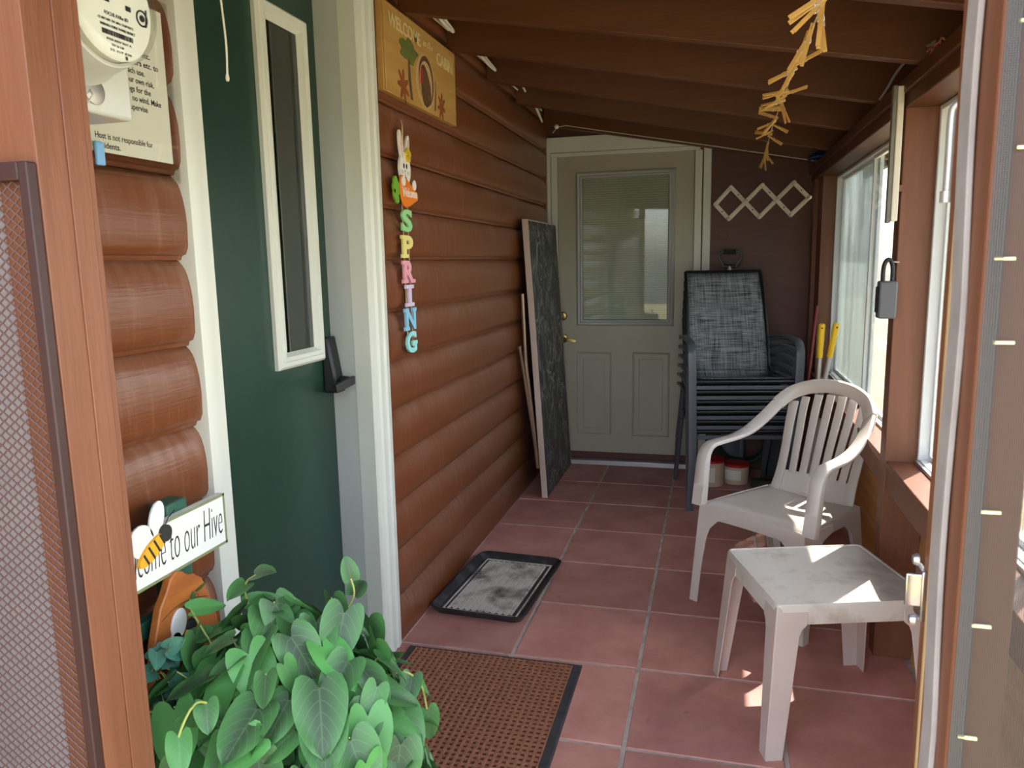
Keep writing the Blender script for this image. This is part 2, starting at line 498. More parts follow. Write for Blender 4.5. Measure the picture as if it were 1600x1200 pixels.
def add_dust_sheen(m, col, amount):
    """dusty film plus painted sky sheen: streaky, laid by a vertex attribute of the mesh"""
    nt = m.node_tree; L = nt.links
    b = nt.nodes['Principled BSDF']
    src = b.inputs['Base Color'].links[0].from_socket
    at = N(nt, 'ShaderNodeAttribute', attribute_name='dust_sheen')
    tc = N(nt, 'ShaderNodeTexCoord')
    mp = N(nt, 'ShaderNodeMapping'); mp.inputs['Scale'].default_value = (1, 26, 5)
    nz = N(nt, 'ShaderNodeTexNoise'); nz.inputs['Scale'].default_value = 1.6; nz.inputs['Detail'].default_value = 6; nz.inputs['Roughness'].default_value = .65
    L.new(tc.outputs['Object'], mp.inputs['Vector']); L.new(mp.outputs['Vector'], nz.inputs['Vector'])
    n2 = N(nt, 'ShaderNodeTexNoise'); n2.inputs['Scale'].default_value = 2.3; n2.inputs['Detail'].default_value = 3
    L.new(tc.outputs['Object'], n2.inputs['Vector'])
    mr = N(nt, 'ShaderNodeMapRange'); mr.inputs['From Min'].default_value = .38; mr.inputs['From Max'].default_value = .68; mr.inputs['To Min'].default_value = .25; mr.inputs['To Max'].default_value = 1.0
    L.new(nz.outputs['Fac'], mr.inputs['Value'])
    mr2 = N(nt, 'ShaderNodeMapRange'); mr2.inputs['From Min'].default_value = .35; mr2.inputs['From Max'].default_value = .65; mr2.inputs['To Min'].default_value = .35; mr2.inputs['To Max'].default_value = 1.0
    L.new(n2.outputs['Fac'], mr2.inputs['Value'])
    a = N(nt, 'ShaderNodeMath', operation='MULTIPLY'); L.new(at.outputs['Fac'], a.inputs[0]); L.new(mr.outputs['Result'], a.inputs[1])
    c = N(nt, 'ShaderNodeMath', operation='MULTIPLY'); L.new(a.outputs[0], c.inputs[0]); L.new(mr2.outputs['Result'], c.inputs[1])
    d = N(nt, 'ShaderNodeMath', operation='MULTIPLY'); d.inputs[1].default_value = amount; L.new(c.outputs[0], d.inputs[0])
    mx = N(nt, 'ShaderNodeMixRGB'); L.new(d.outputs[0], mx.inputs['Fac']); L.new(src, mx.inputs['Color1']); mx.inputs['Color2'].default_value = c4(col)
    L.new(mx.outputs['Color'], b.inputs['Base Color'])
add_dust_sheen(M['log'], (.37, .22, .165), .52)  # this dusty tone also paints in the sky highlight on the logs

# ------------------------------------------------------------------ geometry helpers
class MB:
    def __init__(self):
        self.v = []; self.f = []; self.mi = []; self.uv = None
    def add(self, vs, fs, mi=0):
        o = len(self.v)
        self.v += [V(p) for p in vs]
        self.f += [[i + o for i in f] for f in fs]
        self.mi += [mi] * len(fs)
        return self
    def box(self, a, b, mi=0):
        x0, y0, z0 = [min(a[i], b[i]) for i in range(3)]
        x1, y1, z1 = [max(a[i], b[i]) for i in range(3)]
        return self.add([(x0, y0, z0), (x1, y0, z0), (x1, y1, z0), (x0, y1, z0), (x0, y0, z1), (x1, y0, z1), (x1, y1, z1), (x0, y1, z1)],
                        [(0, 3, 2, 1), (4, 5, 6, 7), (0, 1, 5, 4), (1, 2, 6, 5), (2, 3, 7, 6), (3, 0, 4, 7)], mi)
    def hexa(self, bot, top, mi=0):
        """eight corners: four below, four above (same order)"""
        return self.add(list(bot) + list(top), [(0, 3, 2, 1), (4, 5, 6, 7), (0, 1, 5, 4), (1, 2, 6, 5), (2, 3, 7, 6), (3, 0, 4, 7)], mi)
    def tube(self, pts, r, n=10, mi=0, cap=True):
        pts = [V(p) for p in pts]
        rs = r if isinstance(r, (list, tuple)) else [r] * len(pts)
        vs = []; fs = []
        up = None
        for i, p in enumerate(pts):
            if i == 0: t = pts[1] - p
            elif i == len(pts) - 1: t = p - pts[i - 1]
            else: t = (pts[i + 1] - p).normalized() + (p - pts[i - 1]).normalized()
            t.normalize()
            if up is None:
                up = V((0, 0, 1)) if abs(t.z) < .9 else V((1, 0, 0))
            a = (up - t * up.dot(t)).normalized()
            up = a
            b = t.cross(a)
            for k in range(n):
                th = 2 * PI * k / n
                vs.append(p + (a * math.cos(th) + b * math.sin(th)) * rs[i])
        for i in range(len(pts) - 1):
            for k in range(n):
                fs.append((i * n + k, i * n + (k + 1) % n, (i + 1) * n + (k + 1) % n, (i + 1) * n + k))
        if cap:
            fs.append(tuple(reversed(range(n))))
            fs.append(tuple(range((len(pts) - 1) * n, len(pts) * n)))
        return self.add(vs, fs, mi)
    def band(self, pts, wdirs, w, t, mi=0, rnd=.45, closed=False):
        """flat bar swept along a path; wdirs give the wide direction at each point"""
        pts = [V(p) for p in pts]
        n = len(pts)
        ws = w if isinstance(w, (list, tuple)) else [w] * n
        ts = t if isinstance(t, (list, tuple)) else [t] * n
        vs = []; fs = []
        prof = []
        for sx, sy in ((1, 1), (-1, 1), (-1, -1), (1, -1)):
            q = [(sx, sy * (1 - rnd)), (sx * (1 - rnd * .35), sy * (1 - rnd * .35)), (sx * (1 - rnd * .35) * .96, sy)]
            q = [(sx, sy * (1 - rnd)), (sx * .97, sy * (1 - rnd * .3)), (sx * .9, sy)]
            if sx * sy < 0: q.reverse()
            prof += q
        m = len(prof)
        for i, p in enumerate(pts):
            if i == 0: T = pts[1] - p
            elif i == n - 1: T = p - pts[i - 1]
            else: T = pts[i + 1] - pts[i - 1]
            T.normalize()
            W = V(wdirs[i] if isinstance(wdirs, list) else wdirs)
            W = (W - T * W.dot(T)).normalized()
            Nn = T.cross(W)
            for a, b in prof:
                vs.append(p + W * (a * ws[i] / 2) + Nn * (b * ts[i] / 2))
        for i in range(n - 1):
            for k in range(m):
                fs.append((i * m + k, i * m + (k + 1) % m, (i + 1) * m + (k + 1) % m, (i + 1) * m + k))
        fs.append(tuple(reversed(range(m))))
        fs.append(tuple(range((n - 1) * m, n * m)))
        return self.add(vs, fs, mi)
    def prism(self, poly, origin, ex, ey, depth, mi=0):
        """polygon in the plane (ex, ey) pushed out along ex x ey by depth"""
        ex = V(ex); ey = V(ey); nz = ex.cross(ey).normalized()
        o = V(origin)
        n = len(poly)
        area = sum(poly[i][0] * poly[(i + 1) % n][1] - poly[(i + 1) % n][0] * poly[i][1] for i in range(n))
        if area < 0: poly = list(reversed(poly))
        a = [o + ex * p[0] + ey * p[1] for p in poly]
        b = [p + nz * depth for p in a]
        fs = [tuple(reversed(range(n))), tuple(range(n, 2 * n))]
        for i in range(n):
            j = (i + 1) % n
            fs.append((i, j, n + j, n + i))
        return self.add(a + b, fs, mi)
    def lathe(self, prof, center, axis=(0, 0, 1), n=28, mi=0):
        """profile of (radius, height) turned about an axis"""
        ax = V(axis).normalized()
        a = V((0, 0, 1)) if abs(ax.z) < .9 else V((1, 0, 0))
        a = (a - ax * a.dot(ax)).normalized()
        b = ax.cross(a)
        c = V(center)
        vs = []; fs = []
        for r, h in prof:
            for k in range(n):
                th = 2 * PI * k / n
                vs.append(c + ax * h + (a * math.cos(th) + b * math.sin(th)) * r)
        for i in range(len(prof) - 1):
            for k in range(n):
                fs.append((i * n + k, i * n + (k + 1) % n, (i + 1) * n + (k + 1) % n, (i + 1) * n + k))
        fs.append(tuple(reversed(range(n))))
        fs.append(tuple(range((len(prof) - 1) * n, len(prof) * n)))
        return self.add(vs, fs, mi)
    def build(self, name, mats, parent=None, smooth=False, bevel=0.0, world=True, angle=35, sub=0, solid=0.0):
        me = bpy.data.meshes.new(name)
        off = V((0, 0, 0))
        if parent is not None and world:
            off = parent.location.copy()
            if parent.parent: off = off + parent.parent.location
        me.from_pydata([tuple(p - off) for p in self.v], [], self.f)
        ms = mats if isinstance(mats, (list, tuple)) else [mats]
        for m in ms:
            me.materials.append(M[m] if isinstance(m, str) else m)
        for p, i in zip(me.polygons, self.mi):
            p.material_index = i
        bm = bmesh.new()
        bm.from_mesh(me)
        bmesh.ops.recalc_face_normals(bm, faces=bm.faces)
        bm.to_mesh(me)
        bm.free()
        if self.uv:
            ul = me.uv_layers.new(name='UVMap')
            for lp in me.loops:
                ul.data[lp.index].uv = self.uv[lp.vertex_index]
        me.update()
        o = bpy.data.objects.new(name, me)
        COL.objects.link(o)
        if parent is not None:
            o.parent = parent
        if solid:
            sd = o.modifiers.new('Solidify', 'SOLIDIFY'); sd.thickness = solid; sd.offset = 0
        if bevel:
            bv = o.modifiers.new('Bevel', 'BEVEL')
            bv.width = bevel; bv.segments = 2; bv.limit_method = 'ANGLE'; bv.angle_limit = math.radians(40)
        if sub:
            ss = o.modifiers.new('Subdivision', 'SUBSURF'); ss.levels = sub; ss.render_levels = sub
        if smooth or bevel or sub:
            for p in me.polygons: p.use_smooth = True
            if not sub:
                try: me.set_sharp_from_angle(angle=math.radians(angle))
                except Exception: pass
        return o

def catmull(pts, k=6):
    P = [V(p) for p in pts]
    out = []
    for i in range(len(P) - 1):
        p0 = P[max(i - 1, 0)]; p1 = P[i]; p2 = P[i + 1]; p3 = P[min(i + 2, len(P) - 1)]
        for j in range(k):
            t = j / k
            out.append(.5 * ((2 * p1) + (p2 - p0) * t + (2 * p0 - 5 * p1 + 4 * p2 - p3) * t * t + (3 * p1 - p0 - 3 * p2 + p3) * t ** 3))
    out.append(P[-1])
    return out

def tag(o, label, cat, group=None, kind=None):
    o['label'] = label; o['category'] = cat
    if group: o['group'] = group
    if kind: o['kind'] = kind
    return o

def thing(name, label, cat, loc=(0, 0, 0), rotz=0, group=None):
    o = bpy.data.objects.new(name, None)
    o.empty_display_size = .05
    COL.objects.link(o)
    o.location = loc
    o.rotation_euler = (0, 0, rotz)
    return tag(o, label, cat, group)

def struct(o, label, cat):
    return tag(o, label, cat, kind='structure')

def dup(root, label=None):
    r = root.copy(); COL.objects.link(r)
    if label: r['label'] = label
    for ch in list(root.children):
        c = ch.copy(); COL.objects.link(c); c.parent = r
        for g in list(ch.children):
            d = g.copy(); COL.objects.link(d); d.parent = c
    return r

def text(name, body, size, origin, ex, ey, m, parent=None, extrude=.0006, offset=0.0, shear=0.0, xscale=1.0, spacing=1.0, line=1.0, align='LEFT'):
    cu = bpy.data.curves.new(name, 'FONT')
    cu.body = body; cu.size = size; cu.extrude = extrude; cu.offset = offset; cu.shear = shear
    cu.space_character = spacing; cu.space_line = line; cu.align_x = align
    cu.resolution_u = 3
    tmp = bpy.data.objects.new('tmp_text', cu)
    COL.objects.link(tmp)
    bpy.context.view_layer.update()
    dg = bpy.context.evaluated_depsgraph_get()
    me = bpy.data.meshes.new_from_object(tmp.evaluated_get(dg))
    bpy.data.objects.remove(tmp); bpy.data.curves.remove(cu)
    ex = V(ex).normalized(); ey = V(ey).normalized(); nz = ex.cross(ey)
    off = V((0, 0, 0))
    if parent is not None:
        off = parent.location.copy()
        if parent.parent: off = off + parent.parent.location
    o0 = V(origin) - off
    for v in me.vertices:
        c = v.co.copy()
        v.co = o0 + ex * (c.x * xscale) + ey * c.y + nz * c.z
    me.name = name
    me.materials.clear(); me.materials.append(M[m])
    o = bpy.data.objects.new(name, me)
    COL.objects.link(o)
    if parent is not None: o.parent = parent
    return o

def ell(cx, cy, rx, ry, n=20, a0=0, a1=2 * PI):
    return [(cx + rx * math.cos(a0 + (a1 - a0) * i / n), cy + ry * math.sin(a0 + (a1 - a0) * i / n)) for i in range(n)]

EY, EZ, EX = V((0, 1, 0)), V((0, 0, 1)), V((1, 0, 0))
def wallshape(name, poly, x, depth, m, parent, y0=0.0, z0=0.0, bevel=0.0):
    """cut-out shape in the plane of the left wall: (y, z) outline, front at x + depth"""
    b = MB().prism(poly, (x, y0, z0), EY, EZ, depth)
    return b.build(name, m, parent, bevel=bevel)

# ------------------------------------------------------------------ the place: floor, walls, roof
XL, XR, YB = -1.127, .575, 5.19       # house wall, inner face of the window wall, back wall
GX = [-1.127, -.675, -.2226, .230, .682]
GY = [.70, 1.135, 1.58, 2.022, 2.469, 2.913, 3.357, 3.804, 4.25, 4.675, 5.15]

fl = MB()
fl.box((-1.30, .70, -.10), (.72, 5.3, -.004), 1)
g = .0055
for i in range(len(GX) - 1):
    for j in range(len(GY) - 1):
        x0, x1, y0, y1 = GX[i] + g, GX[i + 1] - g, GY[j] + g, GY[j + 1] - g
        if i == 0: x0 = -1.118
        b = .003
        fl.add([(x0, y0, -.006), (x1, y0, -.006), (x1, y1, -.006), (x0, y1, -.006),
                (x0 + b, y0 + b, 0), (x1 - b, y0 + b, 0), (x1 - b, y1 - b, 0), (x0 + b, y1 - b, 0)],
               [(4, 5, 6, 7), (0, 1, 5, 4), (1, 2, 6, 5), (2, 3, 7, 6), (3, 0, 4, 7)], 0)
floor = fl.build('floor', ['tile', 'grout'])
struct(floor, 'terracotta tile porch floor with pale grout lines', 'floor')
ca = MB().band([(-1.112, y, .004) for y in (2.42, 3.0, 4.0, 5.15)], EX, .022, .012)
struct(ca.build('trim_10', 'caulk'), 'pale caulk bead where the log wall meets the floor tiles', 'trim')

gr = MB()
n = 24
gr.add([(-14 + 28 * i / n, -16 + 46 * j / n, -.09) for j in range(n + 1) for i in range(n + 1)],
       [(j * (n + 1) + i, j * (n + 1) + i + 1, (j + 1) * (n + 1) + i + 1, (j + 1) * (n + 1) + i) for j in range(n) for i in range(n)])
struct(gr.build('ground', 'ground'), 'pale gravel ground outside the porch', 'ground')
bk = MB()
nx, ny = 16, 60
for j in range(ny + 1):
    for i in range(nx + 1):
        x = 2.6 + 5.5 * i / nx
        y = -2 + 16 * j / ny
        z = -.12 + 1.9 * (i / nx) ** .8 + .30 * noise.noise(V((x * 1.4, y * 1.4, 0))) * min(1, i / 3)
        bk.v.append(V((x, y, z)))
for j in range(ny):
    for i in range(nx):
        a = j * (nx + 1) + i
        bk.f.append([a, a + 1, a + nx + 2, a + nx + 1]); bk.mi.append(0)
struct(bk.build('hill', 'bank', smooth=True), 'sunlit rocky bank outside the right-hand windows', 'bank')

# log siding of the house wall
SEAM = [-.01, .170, .347, .524, .700, .878, 1.052, 1.232, 1.417, 1.595, 1.770, 1.950, 2.130, 2.31, 2.49]
PROF = [(0.004, 0), (.006, .013), (.055, .016), (.075, .026), (.16, .0325), (.42, .0345), (.60, .0330), (.73, .0295), (.83, .025), (.90, .020), (.955, .013), (.996, .005)]
def logs(mb, y0, y1, zlo=-1, zhi=9, seed=0):
    ny = max(2, int((y1 - y0) / .08))
    for k in range(len(SEAM) - 1):
        za, zb = SEAM[k], SEAM[k + 1]
        if zb <= zlo or za >= zhi: continue
        vs = []; fs = []
        for j in range(ny + 1):
            y = y0 + (y1 - y0) * j / ny
            for t, d in PROF:
                w = .0022 * noise.noise(V((y * 2.3, k * 3.7, t * 2)))
                vs.append((XL + d + w, y, za + (zb - za) * t + .0015 * noise.noise(V((y * 1.5, k * 9.1, 5)))))
        m = len(PROF)
        for j in range(ny):
            for q in range(m - 1):
                fs.append((j * m + q, (j + 1) * m + q, (j + 1) * m + q + 1, j * m + q + 1))
        o = len(mb.v)
        mb.add(vs, fs)
        # end grain caps
        for e in (0, ny):
            base = [e * m + q + o for q in range(m)]
            mb.v += [V((XL - .01, y0 if e == 0 else y1, zb)), V((XL - .01, y0 if e == 0 else y1, za))]
            mb.f.append(base + [len(mb.v) - 2, len(mb.v) - 1]); mb.mi.append(0)
wl = MB()
logs(wl, .30, 1.435)
logs(wl, 2.41, 5.115)
logs(wl, 1.435, 2.41, zlo=2.31)
wl.box((-1.30, .30, -.05), (XL - .001, 1.45, 2.62))
wl.box((-1.30, 2.40, -.05), (XL - .001, 5.3, 2.62))
wl.box((-1.30, 1.45, 2.29), (XL - .001, 2.40, 2.62))
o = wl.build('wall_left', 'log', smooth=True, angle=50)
da = o.data.attributes.new('dust_sheen', 'FLOAT', 'POINT')  # upper part of each course paler: painted sky sheen with its dusty film
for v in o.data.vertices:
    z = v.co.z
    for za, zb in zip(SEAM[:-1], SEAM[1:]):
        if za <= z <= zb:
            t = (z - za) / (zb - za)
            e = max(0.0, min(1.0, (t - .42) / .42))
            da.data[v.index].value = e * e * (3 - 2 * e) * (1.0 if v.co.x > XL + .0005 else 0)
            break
struct(o, 'brown painted log siding house wall on the left', 'wall')

# back wall of brown plywood
bw = MB().box((-1.35, YB, -.05), (.72, YB + .10, 2.62))
struct(bw.build('wall_back', 'ply'), 'dark brown plywood end wall around the far door', 'wall')
struct(MB().box((XL - .02, 5.105, 0), (-1.098, YB, 2.5)).build('trim_1', 'log'), 'brown corner board where log siding meets the end wall', 'trim')
struct(MB().box((.590, YB - .035, 0), (.64, YB, 1.90)).build('trim_2', 'ply'), 'dark brown corner board at the right end of the plywood wall', 'trim')

# roof deck and rafters
SL = -.193
def zr(x, z0=1.95): return z0 + (XR - x) * (-SL)
rd = MB()
for x0, x1 in ((-1.35, .93),):
    rd.hexa([(x0, .40, zr(x0) + .150), (x1, .40, zr(x1) + .150), (x1, 5.4, zr(x1) + .150), (x0, 5.4, zr(x0) + .150)],
            [(x0, .40, zr(x0) + .19), (x1, .40, zr(x1) + .19), (x1, 5.4, zr(x1) + .19), (x0, 5.4, zr(x0) + .19)])
rd.hexa([(.905, .40, 1.885), (.93, .40, 1.885), (.93, 5.4, 1.885), (.905, 5.4, 1.885)], [(.905, .40, 2.03), (.93, .40, 2.03), (.93, 5.4, 2.03), (.905, 5.4, 2.03)])
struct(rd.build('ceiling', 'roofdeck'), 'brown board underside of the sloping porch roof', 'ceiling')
k = 0
for yl, yr in ((.98, .98), (1.50, 1.50), (2.04, 2.04), (2.63, 2.53), (3.135, 3.147), (3.71, 3.77), (4.28, 4.44), (5.0, 4.90)):
    rb = MB()
    a, b = -1.085, .90
    th = .042
    rb.hexa([(a, yl, zr(a)), (b, yr, zr(b)), (b, yr + th, zr(b)), (a, yl + th, zr(a))],
            [(a, yl, zr(a) + .152), (b, yr, zr(b) + .152), (b, yr + th, zr(b) + .152), (a, yl + th, zr(a) + .152)])
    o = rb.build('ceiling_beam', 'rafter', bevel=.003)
    k += 1
    nth = {1: 'directly behind the entrance gable', 2: 'second behind the entrance gable', 3: 'above the green door', 4: 'nearest in view, beside the welcome sign',
           5: 'second in view, just past the welcome sign', 6: 'third in view from the entrance', 7: 'fourth in view, second from the end wall', 8: 'last before the end wall, above the far door'}[k]
    struct(o, 'brown sloping rafter ' + nth, 'rafter')
# boards between the rafters on the house side
struct(MB().box((XL - .005, 2.41, 2.235), (-1.112, 5.1, 2.50)).build('trim_3', 'rafter'), 'brown frieze board closing the rafter bays above the log wall', 'trim')

# beam over the windows
wb = MB()
wb.box((.560, .80, 1.900), (.715, YB, 1.945))
wb.box((.575, .80, 1.858), (.715, YB, 1.902))
struct(wb.build('trim_4', 'rafter', bevel=.004), 'double brown beam running over the windows under the rafters', 'trim')

# right-hand wall below the windows: raw siding outside, studs, sill
wr = MB()
zz = [-.02, .115, .235, .355, .475, .595, .70]
for a, b in zip(zz[:-1], zz[1:]):
    wr.hexa([(.695, .80, a), (.730, .80, a), (.730, 5.2, a), (.695, 5.2, a)], [(.708, .80, b + .012), (.722, .80, b + .012), (.722, 5.2, b + .012), (.708, 5.2, b + .012)])
struct(wr.build('wall_right', 'osb'), 'low wall of raw orange lap siding under the windows', 'wall')
for i, (y0, y1, lab) in enumerate(((2.74, 2.815, 'between the two windows beside the plastic table'), (5.02, 5.10, 'at the far corner behind the stacked chairs'), (.80, .89, 'at the entrance end of the low wall'))):
    st = MB().box((.575, y0, 0), (.700, y1, 1.86))
    o = st.build('trim_%d' % (5 + i), 'post', bevel=.003)
    struct(o, 'brown wooden post ' + lab, 'post')
for i, (y0, y1) in enumerate(((.89, 2.74), (2.815, 5.02))):
    sb = MB()
    sb.box((.578, y0, .690), (.735, y1, .712))
    sb.box((.582, y0, .612), (.615, y1, .690))
    o = sb.build('trim_%d' % (8 + i), 'post', bevel=.003)
    struct(o, ('brown window sill board of the near window, sun falling on it', 'brown window sill board of the far window behind the plastic chair')[i], 'sill')

# windows: sliding, white vinyl
def window(name, y0, y1, label, split, hazy):
    w = thing(name, label, 'window', (.70, (y0 + y1) / 2, .712)); w['kind'] = 'structure'
    x0, x1 = .672, .716
    z0, z1 = .712, 1.858
    f = MB(); t = .016
    f.box((x0, y0, z0), (x1, y0 + t, z1)); f.box((x0, y1 - t, z0), (x1, y1, z1))
    f.box((x0, y0 + t, z1 - t), (x1, y1 - t, z1)); f.box((x0, y0 + t, z0), (x1, y1 - t, z0 + t))
    f.build('window_frame', 'vinyl', w, bevel=.003)
    s = MB(); q = .016
    for (a, b, xa, xb) in ((y0 + t, split + .02, .682, .698), (split - .02, y1 - t, .702, .718)):
        s.box((xa, a, z0 + t), (xb, a + q, z1 - t)); s.box((xa, b - q, z0 + t), (xb, b, z1 - t))
        s.box((xa, a + q, z1 - t - q), (xb, b - q, z1 - t)); s.box((xa, a + q, z0 + t), (xb, b - q, z0 + t + q))
    s.build('sash', 'vinyl', w, bevel=.002)
    MB().box((.6885, y0 + t + q - .003, z0 + t + q - .003), (.6915, split + .02 - q + .003, z1 - t - q + .003)).build('pane', 'glass', w)
    MB().box((.7085, split - .02 + q - .003, z0 + t + q - .003), (.7115, y1 - t - q + .003, z1 - t - q + .003)).build('pane', 'hazy' if hazy else 'glass', w)
    tr = MB().box((.662, y0 + .01, z0), (.674, y1 - .01, z0 + .012))
    tr.build('track', 'alu', w)
    return w
window('window_1', .90, 2.735, 'near white sliding window mostly hidden by the entrance jamb', 1.80, False)
window('window_2', 2.82, 4.82, 'far white sliding window behind the plastic chair', 3.80, True)
struct(MB().box((.60, 4.82, .712), (.722, 5.02, 1.858)).build('trim_11', 'post'), 'brown filler board between the far window and the corner', 'trim')

# ------------------------------------------------------------------ near door on the left: green with a tall narrow light
XD = -1.236
d1 = thing('door_1', 'dark green door with a tall narrow window in a white frame', 'door', (XD, 1.90, .06)); d1['kind'] = 'structure'
p = MB().box((XD - .045, 1.462, .05), (XD, 2.30, 2.28))
p.build('panel', 'green', d1)
wf = MB()
ya, yb, za, zb = 1.952, 2.226, 1.098, 2.135
fw = .046
def frame_yz(mb, x, y0, y1, z0, z1, prof, mi=0):
    """mitred moulding round an opening in a wall facing +x; prof = (inset, proud)"""
    rings = [[V((x + d, y0 + t, z0 + t)), V((x + d, y1 - t, z0 + t)), V((x + d, y1 - t, z1 - t)), V((x + d, y0 + t, z1 - t))] for t, d in prof]
    vs = [p for r in rings for p in r]
    fs = []
    for i in range(len(rings) - 1):
        for k in range(4):
            a = i * 4 + k; b = i * 4 + (k + 1) % 4
            fs.append((a, b, b + 4, a + 4))
    mb.add(vs, fs, mi)
frame_yz(wf, XD, ya, yb, za, zb, [(0, 0), (0, .012), (.008, .020), (.020, .017), (.024, .024), (.036, .022), (.042, .012), (.047, .004), (.047, -.004)])
wf.build('window_frame', 'white', d1, smooth=True, angle=30)
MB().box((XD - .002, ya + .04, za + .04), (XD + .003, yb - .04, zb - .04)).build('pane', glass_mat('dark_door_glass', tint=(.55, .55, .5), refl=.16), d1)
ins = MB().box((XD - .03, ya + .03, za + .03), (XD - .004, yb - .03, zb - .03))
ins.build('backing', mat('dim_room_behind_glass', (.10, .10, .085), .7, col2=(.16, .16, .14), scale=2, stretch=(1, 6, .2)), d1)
# keypad lever lock
lk = MB()
lk.hexa([(XD, 2.228, .985), (XD + .052, 2.234, .985), (XD + .052, 2.290, .985), (XD, 2.292, .985)],
        [(XD, 2.228, 1.165), (XD + .022, 2.234, 1.172), (XD + .022, 2.290, 1.172), (XD, 2.292, 1.165)])
h = lk.build('keypad_lock', 'black', d1, bevel=.008)
h['label'] = 'black keypad lock'
lv = MB()
lv.tube([(XD + .045, 2.27, 1.025), (XD + .075, 2.27, 1.022)], .014, 14)
lv.band(catmull([(XD + .078, 2.292, 1.022), (XD + .085, 2.262, 1.022), (XD + .083, 2.21, 1.018), (XD + .076, 2.165, 1.012)], 5), EZ, .026, .014)
lv.build('lever', 'black', h, bevel=.002)
# trim round the green door
lt = MB().prism([(1.428, .036), (1.430, .046), (1.448, .052), (1.470, .048), (1.488, .050), (1.494, .044), (1.494, -.10), (1.455, -.10), (1.455, .0), (1.428, .0)], (XL, 0, .03), EY, EX, -2.26)
struct(lt.build('trim_12', 'white', smooth=True, angle=30), 'white casing strip on the left side of the green door', 'trim')
rt = MB().prism([(2.283, .040), (2.288, .048), (2.312, .050), (2.320, .044), (2.332, .052), (2.366, .050), (2.374, .056), (2.404, .052), (2.412, .044), (2.412, -.02), (2.288, -.02)], (XL, 0, .03), EY, EX, -2.26)
struct(rt.build('trim_13', 'white', smooth=True, angle=30), 'white moulded casing on the right side of the green door', 'trim')
jb = MB().hexa([(XD - .05, 2.302, .04), (XL + .042, 2.284, .04), (XL + .040, 2.34, .04), (XD - .05, 2.34, .04)], [(XD - .05, 2.302, 2.29), (XL + .042, 2.284, 2.29), (XL + .040, 2.34, 2.29), (XD - .05, 2.34, 2.29)])
struct(jb.build('trim_14', 'jamb', bevel=.002), 'wide pale grey door jamb right of the green door', 'trim')
struct(MB().box((XD - .06, 1.45, 2.27), (XL + .048, 2.41, 2.36)).build('trim_15', 'white'), 'white head casing over the green door', 'trim')
struct(MB().box((XD - .06, 1.45, -.02), (XL + .03, 2.41, .048)).build('trim_16', 'jamb'), 'pale threshold step under the green door', 'threshold')
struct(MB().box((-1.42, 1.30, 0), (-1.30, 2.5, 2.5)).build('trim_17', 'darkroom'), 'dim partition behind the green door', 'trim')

# ------------------------------------------------------------------ far door: taupe, half glass with blinds
d2 = thing('door_2', 'taupe half-glass far door with closed mini blinds', 'door', (-.58, YB, .04)); d2['kind'] = 'structure'
YD = 5.175
dp = MB().box((-1.027, YD, .035), (-.133, YB + .02, 2.09))
dp.build('panel', 'taupe', d2)
def frame_xz(mb, y, x0, x1, z0, z1, prof, mi=0, close=False):
    rings = [[V((x0 + t, y - d, z0 + t)), V((x1 - t, y - d, z0 + t)), V((x1 - t, y - d, z1 - t)), V((x0 + t, y - d, z1 - t))] for t, d in prof]
    vs = [p for r in rings for p in r]; fs = []
    for i in range(len(rings) - 1):
        for k in range(4):
            a = i * 4 + k; b = i * 4 + (k + 1) % 4
            fs.append((a, b, b + 4, a + 4))
    if close:
        fs.append(tuple(range(len(vs) - 4, len(vs))))
    mb.add(vs, fs, mi)
f2 = MB(); frame_xz(f2, YD, -.905, -.250, .960, 1.985, [(0, 0), (.003, .010), (.012, .016), (.024, .012), (.030, .017), (.040, .015), (.046, .004), (.046, -.008)])
f2.build('window_frame', 'doorframe_grey', d2, smooth=True, angle=30)
bl = MB()
nz_ = 62
for i in range(nz_):
    z = 1.012 + (1.935 - 1.012) * i / (nz_ - 1)
    bl.hexa([(-.857, YD - .006, z - .0045), (-.298, YD - .006, z - .0045), (-.298, YD - .0052, z - .0045), (-.857, YD - .0052, z - .0045)],
            [(-.857, YD - .0012, z + .0068), (-.298, YD - .0012, z + .0068), (-.298, YD - .0004, z + .0068), (-.857, YD - .0004, z + .0068)])
for x in (-.80, -.58, -.36):
    bl.box((x - .001, YD - .0072, 1.006), (x + .001, YD - .0062, 1.94))
bl.build('blinds', 'blind', d2)
MB().box((-.860, YD - .0105, 1.004), (-.296, YD - .0085, 1.942)).build('pane', glass_mat('far_door_glass', tint=(.92, .94, .91), refl=.045), d2)
for x0, x1 in ((-.908, -.664), (-.524, -.272)):
    pn = MB()
    frame_xz(pn, YD, x0, x1, .198, .782, [(0, -.001), (.006, .005), (.014, .001), (.022, -.003), (.040, -.003), (.050, .003), (.056, .003)], close=True)
    pn.build('raised_panel', 'taupe', d2, smooth=True, angle=25)
db = MB().lathe([(.0, .012), (.012, .012), (.014, .016), (.026, .014), (.032, .006), (.032, 0)], (-1.004, YD, 1.027), (0, -1, 0))
db.box((-1.006, YD - .022, 1.018), (-1.002, YD - .012, 1.036))
db.build('deadbolt', 'brass', d2, smooth=True)
lh = MB().lathe([(.0, .030), (.014, .030), (.016, .012), (.028, .010), (.032, 0)], (-1.000, YD, .872), (0, -1, 0))
lh.band(catmull([(-1.005, YD - .034, .872), (-.972, YD - .040, .870), (-.935, YD - .038, .862), (-.908, YD - .034, .858)], 4), EZ, [.022] * 8 + [.018] * 5, .012)
lh.build('lever_handle', 'brass', d2, smooth=True)
MB().box((-1.027, YD - .006, .035), (-.133, YD, .075)).build('door_sweep', 'maroon', d2)
struct(MB().box((-1.030, 5.10, -.002), (-.130, YB, .032)).build('trim_18', 'alu', bevel=.004), 'silver threshold strip under the far door', 'threshold')
